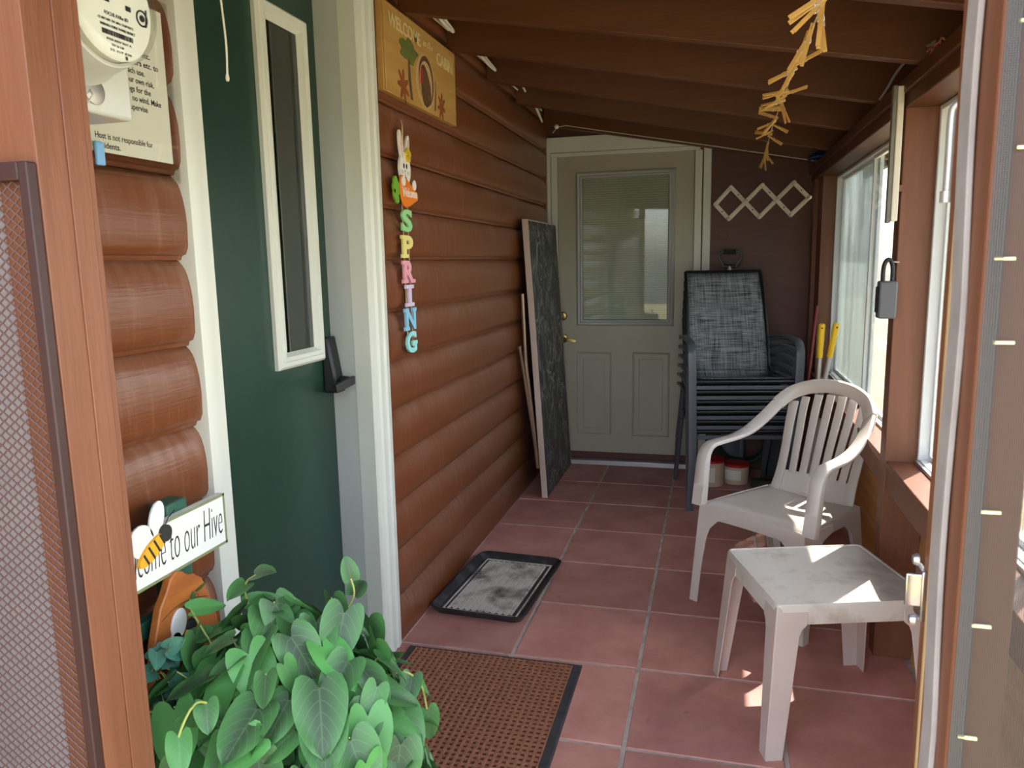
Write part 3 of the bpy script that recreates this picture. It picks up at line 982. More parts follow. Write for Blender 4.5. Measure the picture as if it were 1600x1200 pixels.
tc_ = MB(); tc_.box((-1.103, 5.148, 0), (-1.075, YB, 2.2)); tc_.box((-1.072, 5.158, 0), (-1.030, YB, 2.09))
struct(tc_.build('trim_19', 'white', bevel=.003), 'white casing left of the far door', 'trim')
th_ = MB(); th_.box((-1.103, 5.150, 2.115), (-.03, YB, 2.215)); th_.box((-1.075, 5.158, 2.088), (-.10, YB, 2.113))
struct(th_.build('trim_20', 'white', bevel=.003), 'white head casing over the far door', 'trim')
tr_ = MB(); tr_.box((-.131, 5.155, 0), (-.084, YB, 2.09)); tr_.box((-.078, 5.148, 0), (-.028, YB, 2.115))
struct(tr_.build('trim_21', 'white', bevel=.004), 'white casing right of the far door behind stacked chairs', 'trim')

# ------------------------------------------------------------------ front of the porch: studs, screens, header
fs_ = MB().box((-.886, .80, 0), (-.822, .892, 2.20))
fs_.box((-.822, .846, 0), (-.8195, .880, 2.20))
struct(fs_.build('trim_22', 'post', bevel=.003), 'brown door post at the left of the entrance', 'post')
fr_ = MB().box((.242, .80, 0), (.292, .925, 2.02))
struct(fr_.build('trim_23', 'post', bevel=.004), 'brown door jamb at the right of the entrance', 'post')
hd = MB().hexa([(-1.12, .80, 2.02), (.72, .80, 1.945), (.72, .84, 1.945), (-1.12, .84, 2.02)], [(-1.12, .80, zr(-1.12) + .149), (.72, .80, zr(.72) + .149), (.72, .84, zr(.72) + .149), (-1.12, .84, zr(-1.12) + .149)])
struct(hd.build('trim_24', 'rafter'), 'brown gable boards over the entrance', 'trim')
bb = MB().hexa([(.690, .84, 1.944), (.712, .84, 1.944), (.712, YB, 1.944), (.690, YB, 1.944)], [(.690, .84, zr(.69) + .149), (.712, .84, zr(.712) + .149), (.712, YB, zr(.712) + .149), (.690, YB, zr(.69) + .149)])
struct(bb.build('trim_27', 'roofdeck'), 'dark blocking boards closing the rafter bays above the windows', 'trim')
struct(MB().box((.655, .892, .0), (.690, 1.66, .612)).build('trim_28', 'maroon'), 'dark panel added to darken the view under the sill at the entrance end', 'panel')  # panel added so the wall behind the screen looks dark
struct(MB().box((.292, .80, -.02), (.72, .86, .07)).build('trim_25', 'brown'), 'brown bottom rail of the right front screen', 'trim')
struct(MB().box((-1.10, .80, -.02), (-.886, .86, .06)).build('trim_26', 'brown'), 'brown bottom rail of the left front screen', 'trim')

def fit(o, axis, a, b):
    """stretch a flat lettering mesh so it spans a..b along one local axis"""
    cs = [v.co[axis] for v in o.data.vertices]
    lo, hi = min(cs), max(cs)
    for v in o.data.vertices:
        v.co[axis] = a + (v.co[axis] - lo) * (b - a) / (hi - lo)
    return o

# ------------------------------------------------------------------ entrance: screens, grille, jamb fittings
sc = thing('window_screen', 'grey insect screen stapled over the brown jamb on the right', 'screen', (.47, .797, .02))
MB().box((.2435, .7962, .02), (.715, .7968, 2.0)).build('mesh', 'screen', sc)
MB().box((.243, .7935, .02), (.256, .7955, 2.0)).build('hem', 'hem', sc)
for x, z in ((.262, 1.60), (.268, 1.493), (.257, 1.395), (.262, 1.318), (.263, 1.154), (.263, 1.037), (.259, .916), (.262, .78), (.26, .62)):
    MB().box((x - .0085, .7935, z - .0013), (x + .0085, .7962, z + .0013)).build('staple', 'staple', sc)
sl = thing('window_screen', 'pale screen behind the diamond grille on the left', 'screen', (-.98, .812, .06))
MB().box((-1.09, .812, .06), (-.886, .8126, 2.0)).build('mesh', 'screen2', sl)

gt = thing('screen_guard', 'dark brown framed diamond-mesh guard left of the entrance', 'guard', (-.97, .79, .0))
gf = MB()
gf.box((-.838, .784, .02), (-.823, .799, 1.535)); gf.box((-1.12, .784, 1.512), (-.838, .799, 1.535)); gf.box((-1.12, .784, .02), (-.838, .799, .04))
gf.build('frame', 'grilleframe', gt, bevel=.002)
gm = MB()
px_, pz_ = .0088, .0066
cols = 33
rows = int(1.472 / pz_)
for c in range(cols):
    x = -.842 - c * px_
    vs = []; fs = []
    for r in range(rows + 1):
        z = .04 + r * pz_
        s = ((r + c) % 2) * 2 - 1
        cx = x + s * px_ * .42
        w, t = .0010, .0010
        vs += [(cx - w, .7905, z), (cx + w, .7905 + t * .6, z), (cx + w, .7915 + t, z), (cx - w, .7915, z)]
    for r in range(rows):
        for q in range(4):
            a = r * 4 + q; b = r * 4 + (q + 1) % 4
            fs.append((a, b, b + 4, a + 4))
    gm.add(vs, fs)
gm.build('mesh', 'grille', gt)

ws = thing('weather_strip', 'wavy pale grey weather strip down the right jamb', 'weather strip', (.242, .865, .02))
pts = []
for i in range(60):
    z = .02 + 1.98 * i / 59
    pts.append((.2395 - .002 * abs(math.sin(z * 7)), .858 + .005 * math.sin(z * 5.1) + .004 * math.sin(z * 13), z))
MB().band(pts, EY, .036, .006).build('strip', 'rubberstrip', ws)
MB().box((.2405, .893, .02), (.2420, .8985, 1.98)).build('edge', mat('bare_wood_edge', (.62, .42, .20), .6), ws)
stp = thing('strike_plate', 'rainbow zinc latch plate on the right jamb', 'latch', (.236, .925, 1.01))
sp_ = MB(); sp_.box((.2365, .905, .985), (.2425, .935, 1.045)); sp_.box((.226, .930, .992), (.2425, .934, 1.032))
sp_.build('plate', 'zinc', stp, bevel=.0015)
for cz_ in (1.052, .978):
    MB().lathe([(0, .006), (.005, .006), (.007, .002), (.007, 0)], (.2365, .925, cz_), (-1, 0, 0), n=14).build('bolt', 'alu', stp, smooth=True)
hk = thing('steel_hook', 'small steel hook bracket on the inner side of the right jamb', 'hook', (.25, .94, 1.50))
hb = MB(); hb.tube(catmull([(.270, .930, 1.556), (.256, .938, 1.560), (.2475, .944, 1.556), (.2455, .946, 1.545), (.2455, .946, 1.50), (.2455, .946, 1.466)], 5), [.008] * 8 + [.0055] * 18, 12); hb.lathe([(0, 0), (.008, .0), (.008, .012), (0, .014)], (.2455, .946, 1.456), n=12)
hb.build('grip', 'steel', hk, smooth=True)

# ------------------------------------------------------------------ electric meter and notice by the entrance
me_ = thing('electric_meter', 'round glass electric meter on a pale grey box beside the entrance', 'meter', (-1.09, .965, 1.64))
mb_ = MB().box((-1.088, .895, 1.64), (-.93, 1.105, 2.02)); mb_.build('box', 'metergrey', me_, bevel=.006)
mr_ = MB().lathe([(.108, 0), (.108, .012), (.102, .020), (.097, .04), (.088, .072), (.082, .072), (.080, .055)], (-.932, .985, 1.782), (1, 0, 0), n=48)
mr_.build('ring', 'metergrey', me_, smooth=True)
dm = MB().lathe([(.0865, .065), (.086, .084), (.081, .093), (.070, .096), (0, .097)], (-.932, .985, 1.782), (1, 0, 0), n=48)
dm.build('glass_cover', 'dome', me_, smooth=True)
fp = MB().lathe([(.0805, .06), (.0805, .082), (0, .082)], (-.932, .985, 1.782), (1, 0, 0), n=48)
face = fp.build('face_plate', 'paperw', me_, smooth=True, angle=30)
XF = -.8495
for s, y0, z, hgt, wd in (('FOCUS AXRe-SD', .970, 1.762, .0070, .046), ('CL200 240V 3W 60Hz TA30 Kh7.2', .957, 1.7535, .0048, .068), ('NEBRASKA PUBLIC POWER DISTRICT', .960, 1.7455, .0052, .068),
                         ('FM2S 8/SW 0617 A', .970, 1.7275, .0042, .048), ('TST 56 128', .978, 1.7205, .0042, .024), ('55 419 830', .975, 1.7135, .0046, .042)):
    t_ = text('lettering', s, hgt, (XF, y0, z), EY, EZ, 'ink', face, extrude=.0003)
    t_.parent = me_
    fit(t_, 1, y0 - .965, y0 - .965 + wd)
bc = MB()
yy = .962
while yy < 1.022:
    w = random.choice((.0007, .0011, .0016)); bc.box((XF, yy, 1.7345), (XF + .0004, yy + w, 1.7415)); yy += w + random.choice((.0007, .0012))
bc.build('barcode', 'ink', me_)['kind'] = 'stuff'
for (y, z, a, b) in ((.946, 1.782, .010, .008), (.965, 1.780, .016, .012), (1.013, 1.778, .010, .007), (1.002, 1.806, .012, .007), (1.004, 1.7065, .004, .005)):
    MB().box((XF, y, z), (XF + .0006, y + a, z + b)).build('dial_mark', 'ink', me_)
MB().tube([(XF, 1.046 + .011 * math.cos(i * PI / 8), 1.776 + .011 * math.sin(i * PI / 8)) for i in range(17)], .0014, 6).build('dial_mark', 'ink', me_)
MB().prism(ell(0, 0, .005, .005, 14), (XF - .0002, 1.046, 1.776), EY, EZ, .0012).build('dial_mark', 'ink', me_)
MB().hexa([(XF, 1.052, 1.764), (XF + .001, 1.052, 1.764), (XF + .001, 1.055, 1.766), (XF, 1.055, 1.766)], [(XF, 1.054, 1.790), (XF + .001, 1.054, 1.790), (XF + .001, 1.057, 1.791), (XF, 1.057, 1.791)]).build('dial_mark', 'ink', me_)
sl_ = MB().lathe([(.020, 0), (.020, .004), (.015, .006), (0, .006)], (-.93, 1.022, 1.672), (1, 0, 0), n=24)
sl_.tube([(-.925, 1.01, 1.672), (-.915, 1.005, 1.662), (-.922, 1.0, 1.65)], .0015, 6)
sl_.build('seal', 'steel', me_, smooth=True)

nt_ = thing('notice_sheet', 'printed white notice in a clear plastic sleeve beside the green door casing', 'notice', (-1.088, 1.30, 1.60))
MB().box((-1.0895, 1.178, 1.614), (-1.0880, 1.395, 1.908)).build('paper', 'paperw', nt_)
slv = MB().box((-1.0910, 1.160, 1.576), (-1.0903, 1.414, 1.93)); slv.box((-1.0868, 1.160, 1.576), (-1.0862, 1.414, 1.93))
slv.build('sleeve', 'sleeve', nt_)
for s, y1, z, w in (('clean etc.', 1.352, 1.808, .060), ('chairs etc. to', 1.373, 1.790, .083), ('after each use.', 1.333, 1.7725, .082), ('at your own risk.', 1.357, 1.7555, .095), ('dogs for the', 1.346, 1.7385, .070),
                   ('no wind. Make', 1.373, 1.7215, .079), ('supervise', 1.333, 1.7045, .052), ('Host is not responsible for', 1.338, 1.6385, .148), ('accidents.', 1.250, 1.6215, .060)):
    t_ = text('lettering', s, .0155, (-1.0878, 0, z), EY, EZ, 'ink', nt_, extrude=.0002, offset=.0002)
    fit(t_, 1, y1 - w - 1.30, y1 - 1.30)
bt = MB().box((-1.0855, 1.180, 1.588), (-1.078, 1.200, 1.630)).build('clip', 'bluetag', None, bevel=.003)
tag(bt, 'small light blue clip at the lower left of the notice sheet', 'clip')

# pull cord in front of the green door
pc = thing('hanging_string', 'thin cream pull cord hanging before the green door', 'cord', (-1.0, 1.475, 2.1))
MB().tube(catmull([(-1.0, 1.472, 2.16), (-1.0, 1.470, 1.99), (-1.0, 1.476, 1.92), (-1.0, 1.480, 1.86), (-1.0, 1.476, 1.80)], 6), .0022, 8).build('string', 'cord', pc, smooth=True)
MB().lathe([(0, 0), (.003, .0), (.0042, .006), (.003, .014), (0, .016)], (-1.0, 1.476, 1.788), n=12).build('knot', 'cord', pc, smooth=True)

# ------------------------------------------------------------------ welcome cabin sign
cs = thing('welcome_sign', 'varnished pine sign painted with a turkey and tree, high on the log wall', 'sign', (-1.088, 2.81, 1.97))
b = MB().box((-1.091, 2.442, 1.972), (-1.066, 3.178, 2.262)); b.build('board', 'signwood', cs, bevel=.003)
XS = -1.066
MB().box((XS, 2.444, 1.974), (XS + .006, 2.474, 2.260)).build('end_strip', 'signwood', cs, bevel=.002)
t_ = text('lettering', 'WELCOME', .062, (XS, 2.50, 2.192), EY, EZ, 'signtext', cs, extrude=.002, offset=.0006); fit(t_, 1, 2.495 - 2.81, 2.785 - 2.81)
t_ = text('lettering', 'to Our', .036, (XS, 2.82, 2.205), EY, EZ, 'signtext', cs, extrude=.002, shear=.3); fit(t_, 1, 2.815 - 2.81, 2.92 - 2.81)
t_ = text('lettering', 'CABIN', .064, (XS, 2.95, 2.172), EY, EZ, 'signtext', cs, extrude=.002, offset=.0006); fit(t_, 1, 2.955 - 2.81, 3.135 - 2.81)
wallshape('painted_tree', [(2.672, 1.985), (2.690, 1.985), (2.678, 2.05), (2.672, 2.10), (2.690, 2.13), (2.722, 2.165), (2.716, 2.170), (2.684, 2.145), (2.668, 2.125), (2.654, 2.165), (2.648, 2.163), (2.657, 2.115), (2.655, 2.05)], XS, .0015, 'bark', cs)
fo = []
for i in range(28):
    a = 2 * PI * i / 28
    r = 1 + .16 * math.sin(a * 5 + 1) + .08 * math.sin(a * 9)
    fo.append((2.664 + .078 * r * math.cos(a), 2.148 + .038 * r * math.sin(a)))
wallshape('painted_foliage', fo, XS, .0022, 'treegreen', cs)
wallshape('painted_arch', ell(2.825, 2.075, .100, .098, 28), XS, .0012, 'tan', cs)
wallshape('painted_arch', ell(2.830, 2.080, .078, .090, 26), XS, .0016, 'turkey', cs)
wallshape('painted_turkey', ell(2.825, 2.072, .066, .078, 24), XS, .0022, 'tan', cs)
wallshape('painted_turkey', [(2.770, 2.10), (2.785, 2.128), (2.81, 2.135), (2.84, 2.115), (2.870, 2.07), (2.876, 2.03), (2.858, 1.998), (2.83, 1.985), (2.80, 1.992), (2.775, 2.03)], XS, .0028, 'turkey', cs)
wallshape('painted_wattle', [(2.764, 2.06), (2.782, 2.062), (2.790, 2.11), (2.776, 2.118), (2.770, 2.085)], XS, .0034, 'wattle', cs)
wallshape('painted_bark', [(2.915, 1.99), (2.925, 1.99), (2.934, 2.05), (2.930, 2.10), (2.924, 2.10), (2.926, 2.05)], XS, .0015, 'bark', cs)
def oakleaf(cy, cz, s, rot):
    pl = []
    for i in range(36):
        a = 2 * PI * i / 36
        r = 1 + .42 * math.cos(a * 7)
        y, z = .62 * s * r * math.cos(a), .75 * s * r * math.sin(a)
        pl.append((cy + y * math.cos(rot) - z * math.sin(rot), cz + y * math.sin(rot) + z * math.cos(rot)))
    return pl
wallshape('painted_leaf', oakleaf(2.605, 2.018, .058, .5), XS, .0015, 'rust', cs)
wallshape('painted_leaf', oakleaf(2.995, 2.018, .052, -.3), XS, .0015, 'rust', cs)

# ------------------------------------------------------------------ hanging spring sign
sg = thing('spring_sign', 'hanging bunny and pastel letter sign on the log wall', 'sign', (-1.078, 2.60, 1.10))
X0 = -1.078
MB().tube(catmull([(-1.086, 2.613, 1.905), (X0 + .004, 2.598, 1.885), (X0 + .003, 2.600, 1.84), (X0 + .003, 2.602, 1.79)], 4), .0028, 6).build('string', 'jute', sg)
def rotp(pl, cy, cz, a):
    return [(cy + (y - cy) * math.cos(a) - (z - cz) * math.sin(a), cz + (y - cy) * math.sin(a) + (z - cz) * math.cos(a)) for y, z in pl]
b = MB()
b.prism(ell(2.603, 1.735, .050, .057, 28), (X0, 0, 0), EY, EZ, .008)
b.prism(rotp(ell(2.576, 1.812, .016, .054, 20), 2.576, 1.812, .18), (X0, 0, 0), EY, EZ, .007)
b.prism(rotp(ell(2.632, 1.808, .016, .050, 20), 2.632, 1.808, -.26), (X0, 0, 0), EY, EZ, .007)
bunny = b.build('bunny', 'bunnywhite', sg)
b = MB()
b.prism(rotp(ell(2.577, 1.812, .008, .042, 16), 2.577, 1.812, .18), (X0 + .007, 0, 0), EY, EZ, .0015)
b.prism(rotp(ell(2.632, 1.808, .008, .038, 16), 2.632, 1.808, -.26), (X0 + .007, 0, 0), EY, EZ, .0015)
b.prism(ell(2.600, 1.727, .006, .005, 12), (X0 + .008, 0, 0), EY, EZ, .0015)
b.build('inner_ears', 'earpink', bunny).parent = sg
b = MB()
for y in (2.590, 2.614):
    b.prism(ell(y, 1.745, .0055, .009, 12), (X0 + .008, 0, 0), EY, EZ, .0015)
b.tube([(X0 + .009, 2.588, 1.706), (X0 + .009, 2.594, 1.703), (X0 + .009, 2.600, 1.708), (X0 + .009, 2.600, 1.720), (X0 + .009, 2.600, 1.708), (X0 + .009, 2.606, 1.703), (X0 + .009, 2.612, 1.706)], .0010, 5)
for s in (-1, 1):
    for dz in (-.006, 0, .006):
        b.tube([(X0 + .009, 2.600 + s * .018, 1.722 + dz * .4), (X0 + .009, 2.600 + s * .040, 1.722 + dz)], .0005, 4)
b.build('face', 'ink', sg)
b = MB()
for i in range(5):
    a = 2 * PI * i / 5 + .3
    b.prism(ell(2.626 + .014 * math.cos(a), 1.785 + .015 * math.sin(a), .011, .012, 12), (X0 + .008, 0, 0), EY, EZ, .005)
b.build('flower', 'flower', sg)
b = MB().prism([(2.540, 1.700), (2.548, 1.709), (2.562, 1.711), (2.60, 1.700), (2.64, 1.680), (2.676, 1.665), (2.694, 1.658), (2.702, 1.645), (2.696, 1.632), (2.66, 1.620), (2.62, 1.606), (2.586, 1.600), (2.560, 1.607), (2.545, 1.630), (2.537, 1.665)], (X0 + .008, 0, 0), EY, EZ, .007)
b.build('carrot', 'orange', sg, bevel=.002)
b = MB()
for dy, dz, r in ((2.508, 1.685, .018), (2.502, 1.664, .019), (2.506, 1.642, .019), (2.518, 1.626, .016), (2.524, 1.662, .024)):
    b.prism(ell(dy, dz, r, r, 14), (X0 + .004 + r * .01, 0, 0), EY, EZ, .006)
b.build('carrot_top', 'leafgreen', sg)
for y, z in ((2.560, 1.690), (2.660, 1.683)):
    MB().prism(ell(y, z, .016, .018, 16), (X0 + .015, 0, 0), EY, EZ, .004).build('paw', 'bunnywhite', sg)
t_ = text('lettering', 'Welcome', .046, (X0 + .0155, 0, 1.638), EY, EZ, 'bunnywhite', sg, extrude=.0008, offset=.0006); fit(t_, 1, 2.552 - 2.60, 2.686 - 2.60)
zt = [1.595, 1.503, 1.413, 1.326, 1.242, 1.157]
for ch, z1 in zip('SPRING', zt):
    z0 = z1 - .080 if ch != 'I' else z1 - .078
    o_ = text('letter', ch, .09, (X0 + .005, 0, 0), EY, EZ, 'let' + ch, sg, extrude=.004, offset=.0035)
    fit(o_, 2, z0 - 1.10, z1 - 1.10)
    y0, y1 = (2.556, 2.648)
    if ch == 'I': y0, y1 = 2.590, 2.616
    fit(o_, 1, y0 - 2.60, y1 - 2.60)
    # slab serifs
    s = MB()
    hh = .013
    def sf(ya, yb, top): s.box((X0 + .001, ya, z1 - hh if top else z0), (X0 + .0088, yb, z1 if top else z0 + hh))
    if ch == 'P': sf(2.546, 2.590, True); sf(2.546, 2.602, False)
    if ch == 'R': sf(2.546, 2.590, True); sf(2.546, 2.592, False); sf(2.618, 2.658, False)
    if ch == 'I': sf(2.566, 2.640, True); sf(2.566, 2.640, False)
    if ch == 'N': sf(2.546, 2.586, True); sf(2.546, 2.588, False); sf(2.620, 2.658, True)
    if ch == 'S': s.box((X0 + .001, 2.634, z1 - .026), (X0 + .0088, 2.645, z1 - .004)); s.box((X0 + .001, 2.557, z0 + .004), (X0 + .0088, 2.569, z0 + .026))
    if ch == 'G': s.box((X0 + .001, 2.634, z1 - .026), (X0 + .0088, 2.645, z1 - .004)); s.box((X0 + .001, 2.608, z0 + .030), (X0 + .0088, 2.656, z0 + .042))
    bm = bmesh.new(); bm.from_mesh(o_.data)
    for f_ in s.f[:]:
        bm.faces.new([bm.verts.new(s.v[q] - sg.location) for q in f_])
    bm.to_mesh(o_.data); bm.free()
b = MB()
for y in (2.575, 2.622):
    b.tube([(X0 + .002, y, 1.61), (X0 + .002, y + .004, 1.10)], .0016, 6)
b.build('link_string', 'jute', sg)

# ------------------------------------------------------------------ white cable loops under the rafters, wires
cb = thing('cable', 'white cable looping down in short bights along the top of the log wall', 'cable', (-1.03, 3.7, 2.30))
for seg in ([(2.70, 2.385), (2.80, 2.352), (2.93, 2.320), (3.06, 2.318), (3.075, 2.328), (2.98, 2.345), (2.86, 2.368), (2.75, 2.385)],
            [(3.30, 2.36), (3.42, 2.322), (3.55, 2.308), (3.68, 2.310), (3.69, 2.318), (3.58, 2.330), (3.45, 2.348), (3.34, 2.375)],
            [(4.18, 2.37), (4.28, 2.335), (4.33, 2.332), (4.30, 2.352)],
            [(4.52, 2.31), (4.60, 2.275), (4.70, 2.245), (4.715, 2.25), (4.65, 2.28), (4.56, 2.315)]):
    MB().tube(catmull([(-1.035 + .004 * math.sin(i), y, z) for i, (y, z) in enumerate(seg)], 4), .0062, 8).build('bight', 'cord', cb, smooth=True)
MB().tube([(-1.075, 2.6, 2.345), (-1.075, 4.9, 2.345)], .005, 6).build('run', 'cord', cb)
cl = thing('clothesline', 'thin white line strung along the last rafter above the far door', 'line', (-.2, 4.93, 2.1))
MB().tube([(-1.02, 4.97, 2.215), (-.985, 4.96, 2.248), (-.93, 4.95, 2.252), (-.6, 4.93, 2.185), (0, 4.90, 2.066), (.545, 4.885, 1.955)], .0022, 6).build('line', 'cord', cl)
MB().lathe([(0, 0), (.014, 0), (.014, .012), (0, .02)], (-.99, 4.955, 2.246), (0, -1, .3), n=10).build('insulator', 'cord', cl)
gw = MB().tube(catmull([(.585, 2.50, 1.99), (.578, 2.62, 2.00), (.572, 2.76, 2.005), (.566, 2.88, 1.99), (.560, 2.98, 1.962), (.556, 3.06, 1.948)], 5), .005, 8).build('wire', 'grey_wire', None, smooth=True)
tag(gw, 'short grey wire arching over the beam above the windows', 'wire')
ps = MB()
for i in range(26):
    a, b_ = random.random() * 6.28, random.random() * 3.14
    p0 = V((.60 + random.uniform(-.018, .018), 2.50 + random.uniform(-.03, .03), 1.956 + random.random() * .035))
    d = V((math.cos(a) * .02, math.sin(a) * .02, .014 * math.sin(b_)))
    ps.tube([p0 - d * .5, p0 + d * .2 + V((0, 0, .004)), p0 + d * .5], .0035, 5)
ps.box((.575, 2.46, 1.9455), (.625, 2.54, 1.953))
tag(ps.build('cloth_scrap', 'pinkscrap', None, smooth=True), 'crumpled pink scrap on top of the beam by the entrance', 'scrap')
tp = MB()
for j in range(9):
    for i in range(9):
        u, v = i / 8, j / 8
        tp.v.append(V((.515 + .13 * u, 4.76 + .12 * v, 1.962 + .028 * math.sin(PI * u) * math.sin(PI * v) + .010 * noise.noise(V((u * 5, v * 5, 1))))))
for j in range(8):
    for i in range(8):
        a = j * 9 + i; tp.f.append([a, a + 1, a + 10, a + 9]); tp.mi.append(0)
tag(tp.build('tarp', 'tarp', None, smooth=True, solid=.012), 'folded blue tarp tucked on the beam in the far corner', 'tarp')

# ------------------------------------------------------------------ clothespins on a line running down the porch
LINE = [(.163, .95, 1.80), (.177, 1.503, 1.842), (.188, 1.874, 1.876), (.201, 2.334, 1.912), (.218, 2.93, 1.940), (.245, 3.888, 1.985), (.272, 4.85, 1.972)]
lp = catmull(LINE, 8)
tag(MB().tube(lp, .0018, 6).build('clothesline', 'jute', None), 'thin string running lengthwise under the rafters, strung with wooden pins', 'line')
def pin_parts(root):
    for s in (-1, 1):
        pb = MB()
        pb.hexa([(s * .0006, -.0038, .010), (s * .0060, -.0038, .010), (s * .0060, .0038, .010), (s * .0006, .0038, .010)],
                [(s * .0020, -.0038, -.030), (s * .0070, -.0038, -.030), (s * .0070, .0038, -.030), (s * .0020, .0038, -.030)])
        pb.hexa([(s * .0020, -.0038, -.030), (s * .0070, -.0038, -.030), (s * .0070, .0038, -.030), (s * .0020, .0038, -.030)],
                [(s * .0088, -.0036, -.072), (s * .0122, -.0036, -.072), (s * .0122, .0036, -.072), (s * .0088, .0036, -.072)])
        pb.build('prong', 'pin', root, world=False)
    sb = MB().tube([(0, -.006, -.026), (0, .006, -.026)], .0038, 8)
    sb.tube([(-.009, -.004, -.018), (0, -.0055, -.026), (.009, -.004, -.018)], .0012, 5)
    sb.build('spring', 'steel', root, world=False)
pin0 = thing('clothespin', 'small wooden spring clothespin clipped to the line under the rafters', 'clothespin', (0, 0, 0), 0, 'clothespins on the line')
pin_parts(pin0)
rp = random.Random(5)
PINS = [(1.46, 58, 80), (1.50, 46, 100), (1.55, 4, 80), (1.60, -8, 70), (1.78, 14, 80), (1.92, 30, 85), (2.17, 200, 80), (2.21, 26, 85), (2.26, 245, 90), (2.34, 66, 85), (2.44, 32, 80),
        (2.72, 80, 70), (2.78, 255, 90), (2.84, 60, 100), (2.92, 75, 60), (3.00, -20, 40), (3.08, 85, 85), (3.16, 95, 75), (3.42, 110, 80), (3.50, 40, 70), (3.58, 70, 90), (3.66, -60, 60), (3.90, 65, 95), (3.98, 100, 70), (4.06, -55, 60), (4.30, 10, 60), (4.40, -5, 80), (4.50, 8, 60), (4.62, -35, 70), (4.70, 20, 60), (4.80, -8, 80)]
for i, (y, tilt, yaw) in enumerate(PINS):
    r = pin0 if i == 0 else dup(pin0)
    for a, b_ in zip(lp[:-1], lp[1:]):
        if a.y <= y <= b_.y:
            r.location = a.lerp(b_, (y - a.y) / (b_.y - a.y)); break
    r.rotation_mode = 'XYZ'
    # tilt swings the pin in the cross-porch plane, yaw turns it about the vertical
    r.rotation_euler = (Matrix.Rotation(math.radians(tilt), 4, 'Y') @ Matrix.Rotation(math.radians(yaw), 4, 'Z')).to_euler()

# ------------------------------------------------------------------ door mat and boot tray
dmt = thing('door_mat', 'brown waffle-ribbed door mat with black rubber border', 'mat', (-.735, 1.95, 0))
x0, x1, y0, y1 = -1.055, -.413, 1.50, 2.438
b = MB(); b.box((x0, y0, .0), (x1, y1, .006)); 
b.hexa([(x0, y0, .006), (x1, y0, .006), (x1, y1, .006), (x0, y1, .006)], [(x0 + .004, y0 + .004, .0085), (x1 - .004, y0 + .004, .0085), (x1 - .004, y1 - .004, .0085), (x0 + .004, y1 - .004, .0085)])
b.build('border', 'matborder', dmt)
b = MB()
bx0, bx1, by0, by1 = x0 + .03, x1 - .03, y0 + .03, y1 - .022
b.box((bx0, by0, .0086), (bx1, by1, .0098))
b.build('pile_base', 'matlow', dmt)
b = MB()
pt = .0212
nX, nY = int((bx1 - bx0) / pt), int((by1 - by0) / pt)
for i in range(nX + 1):
    cx = bx0 + (bx1 - bx0) * i / nX
    a_, c_ = max(bx0, cx - .0050), min(bx1, cx + .0050)
    b.hexa([(a_, by0, .0098), (c_, by0, .0098), (c_, by1, .0098), (a_, by1, .0098)], [(a_ + .0012, by0, .0152), (c_ - .0012, by0, .0152), (c_ - .0012, by1, .0152), (a_ + .0012, by1, .0152)])
for j in range(nY + 1):
    cy = by0 + (by1 - by0) * j / nY
    a_, c_ = max(by0, cy - .0046), min(by1, cy + .0046)
    b.hexa([(bx0, a_, .0098), (bx1, a_, .0098), (bx1, c_, .0098), (bx0, c_, .0098)], [(bx0, a_ + .0012, .0138), (bx1, a_ + .0012, .0138), (bx1, c_ - .0012, .0138), (bx0, c_ - .0012, .0138)])
b.build('ribbed_pile', 'mat', dmt)

bt_ = thing('boot_tray', 'muddy black rubber boot tray by the log wall', 'tray', (-.868, 3.005, .002), math.radians(-3.4))
def rrect(w, l, r, z, n=6):
    pts = []
    for cx, cy, a0 in ((w - r, l - r, 0), (-w + r, l - r, 90), (-w + r, -l + r, 180), (w - r, -l + r, 270)):
        for k in range(n + 1):
            a = math.radians(a0 + 90 * k / n)
            pts.append((cx + r * math.cos(a), cy + r * math.sin(a), z))
    return pts
W_, L_ = .205, .318
rings = [rrect(W_ - .022, L_ - .022, .035, .0), rrect(W_ - .004, L_ - .004, .05, .026), rrect(W_, L_, .052, .030), rrect(W_ - .004, L_ - .004, .05, .033), rrect(W_ - .010, L_ - .010, .046, .031), rrect(W_ - .030, L_ - .030, .032, .007)]
b = MB(); m = len(rings[0]); vs = [p for r in rings for p in r]; fs = []
for i in range(len(rings) - 1):
    for k in range(m):
        fs.append((i * m + k, i * m + (k + 1) % m, (i + 1) * m + (k + 1) % m, (i + 1) * m + k))
fs.append(tuple(reversed(range(m))))
b.add(vs, fs)
b.build('rim', 'tray', bt_, world=False, smooth=True, angle=50)
MB().add(rrect(W_ - .0295, L_ - .0295, .032, .0072), [tuple(range(m))]).build('tray_floor', 'tray', bt_, world=False)
b = MB()
iw, il = W_ - .046, L_ - .046
for (a, c) in (((-iw, -il), (iw, -il + .006)), ((-iw, il - .006), (iw, il)), ((-iw, -il), (-iw + .006, il)), ((iw - .006, -il), (iw, il))):
    b.box((a[0], a[1], .0072), (c[0], c[1], .0108))
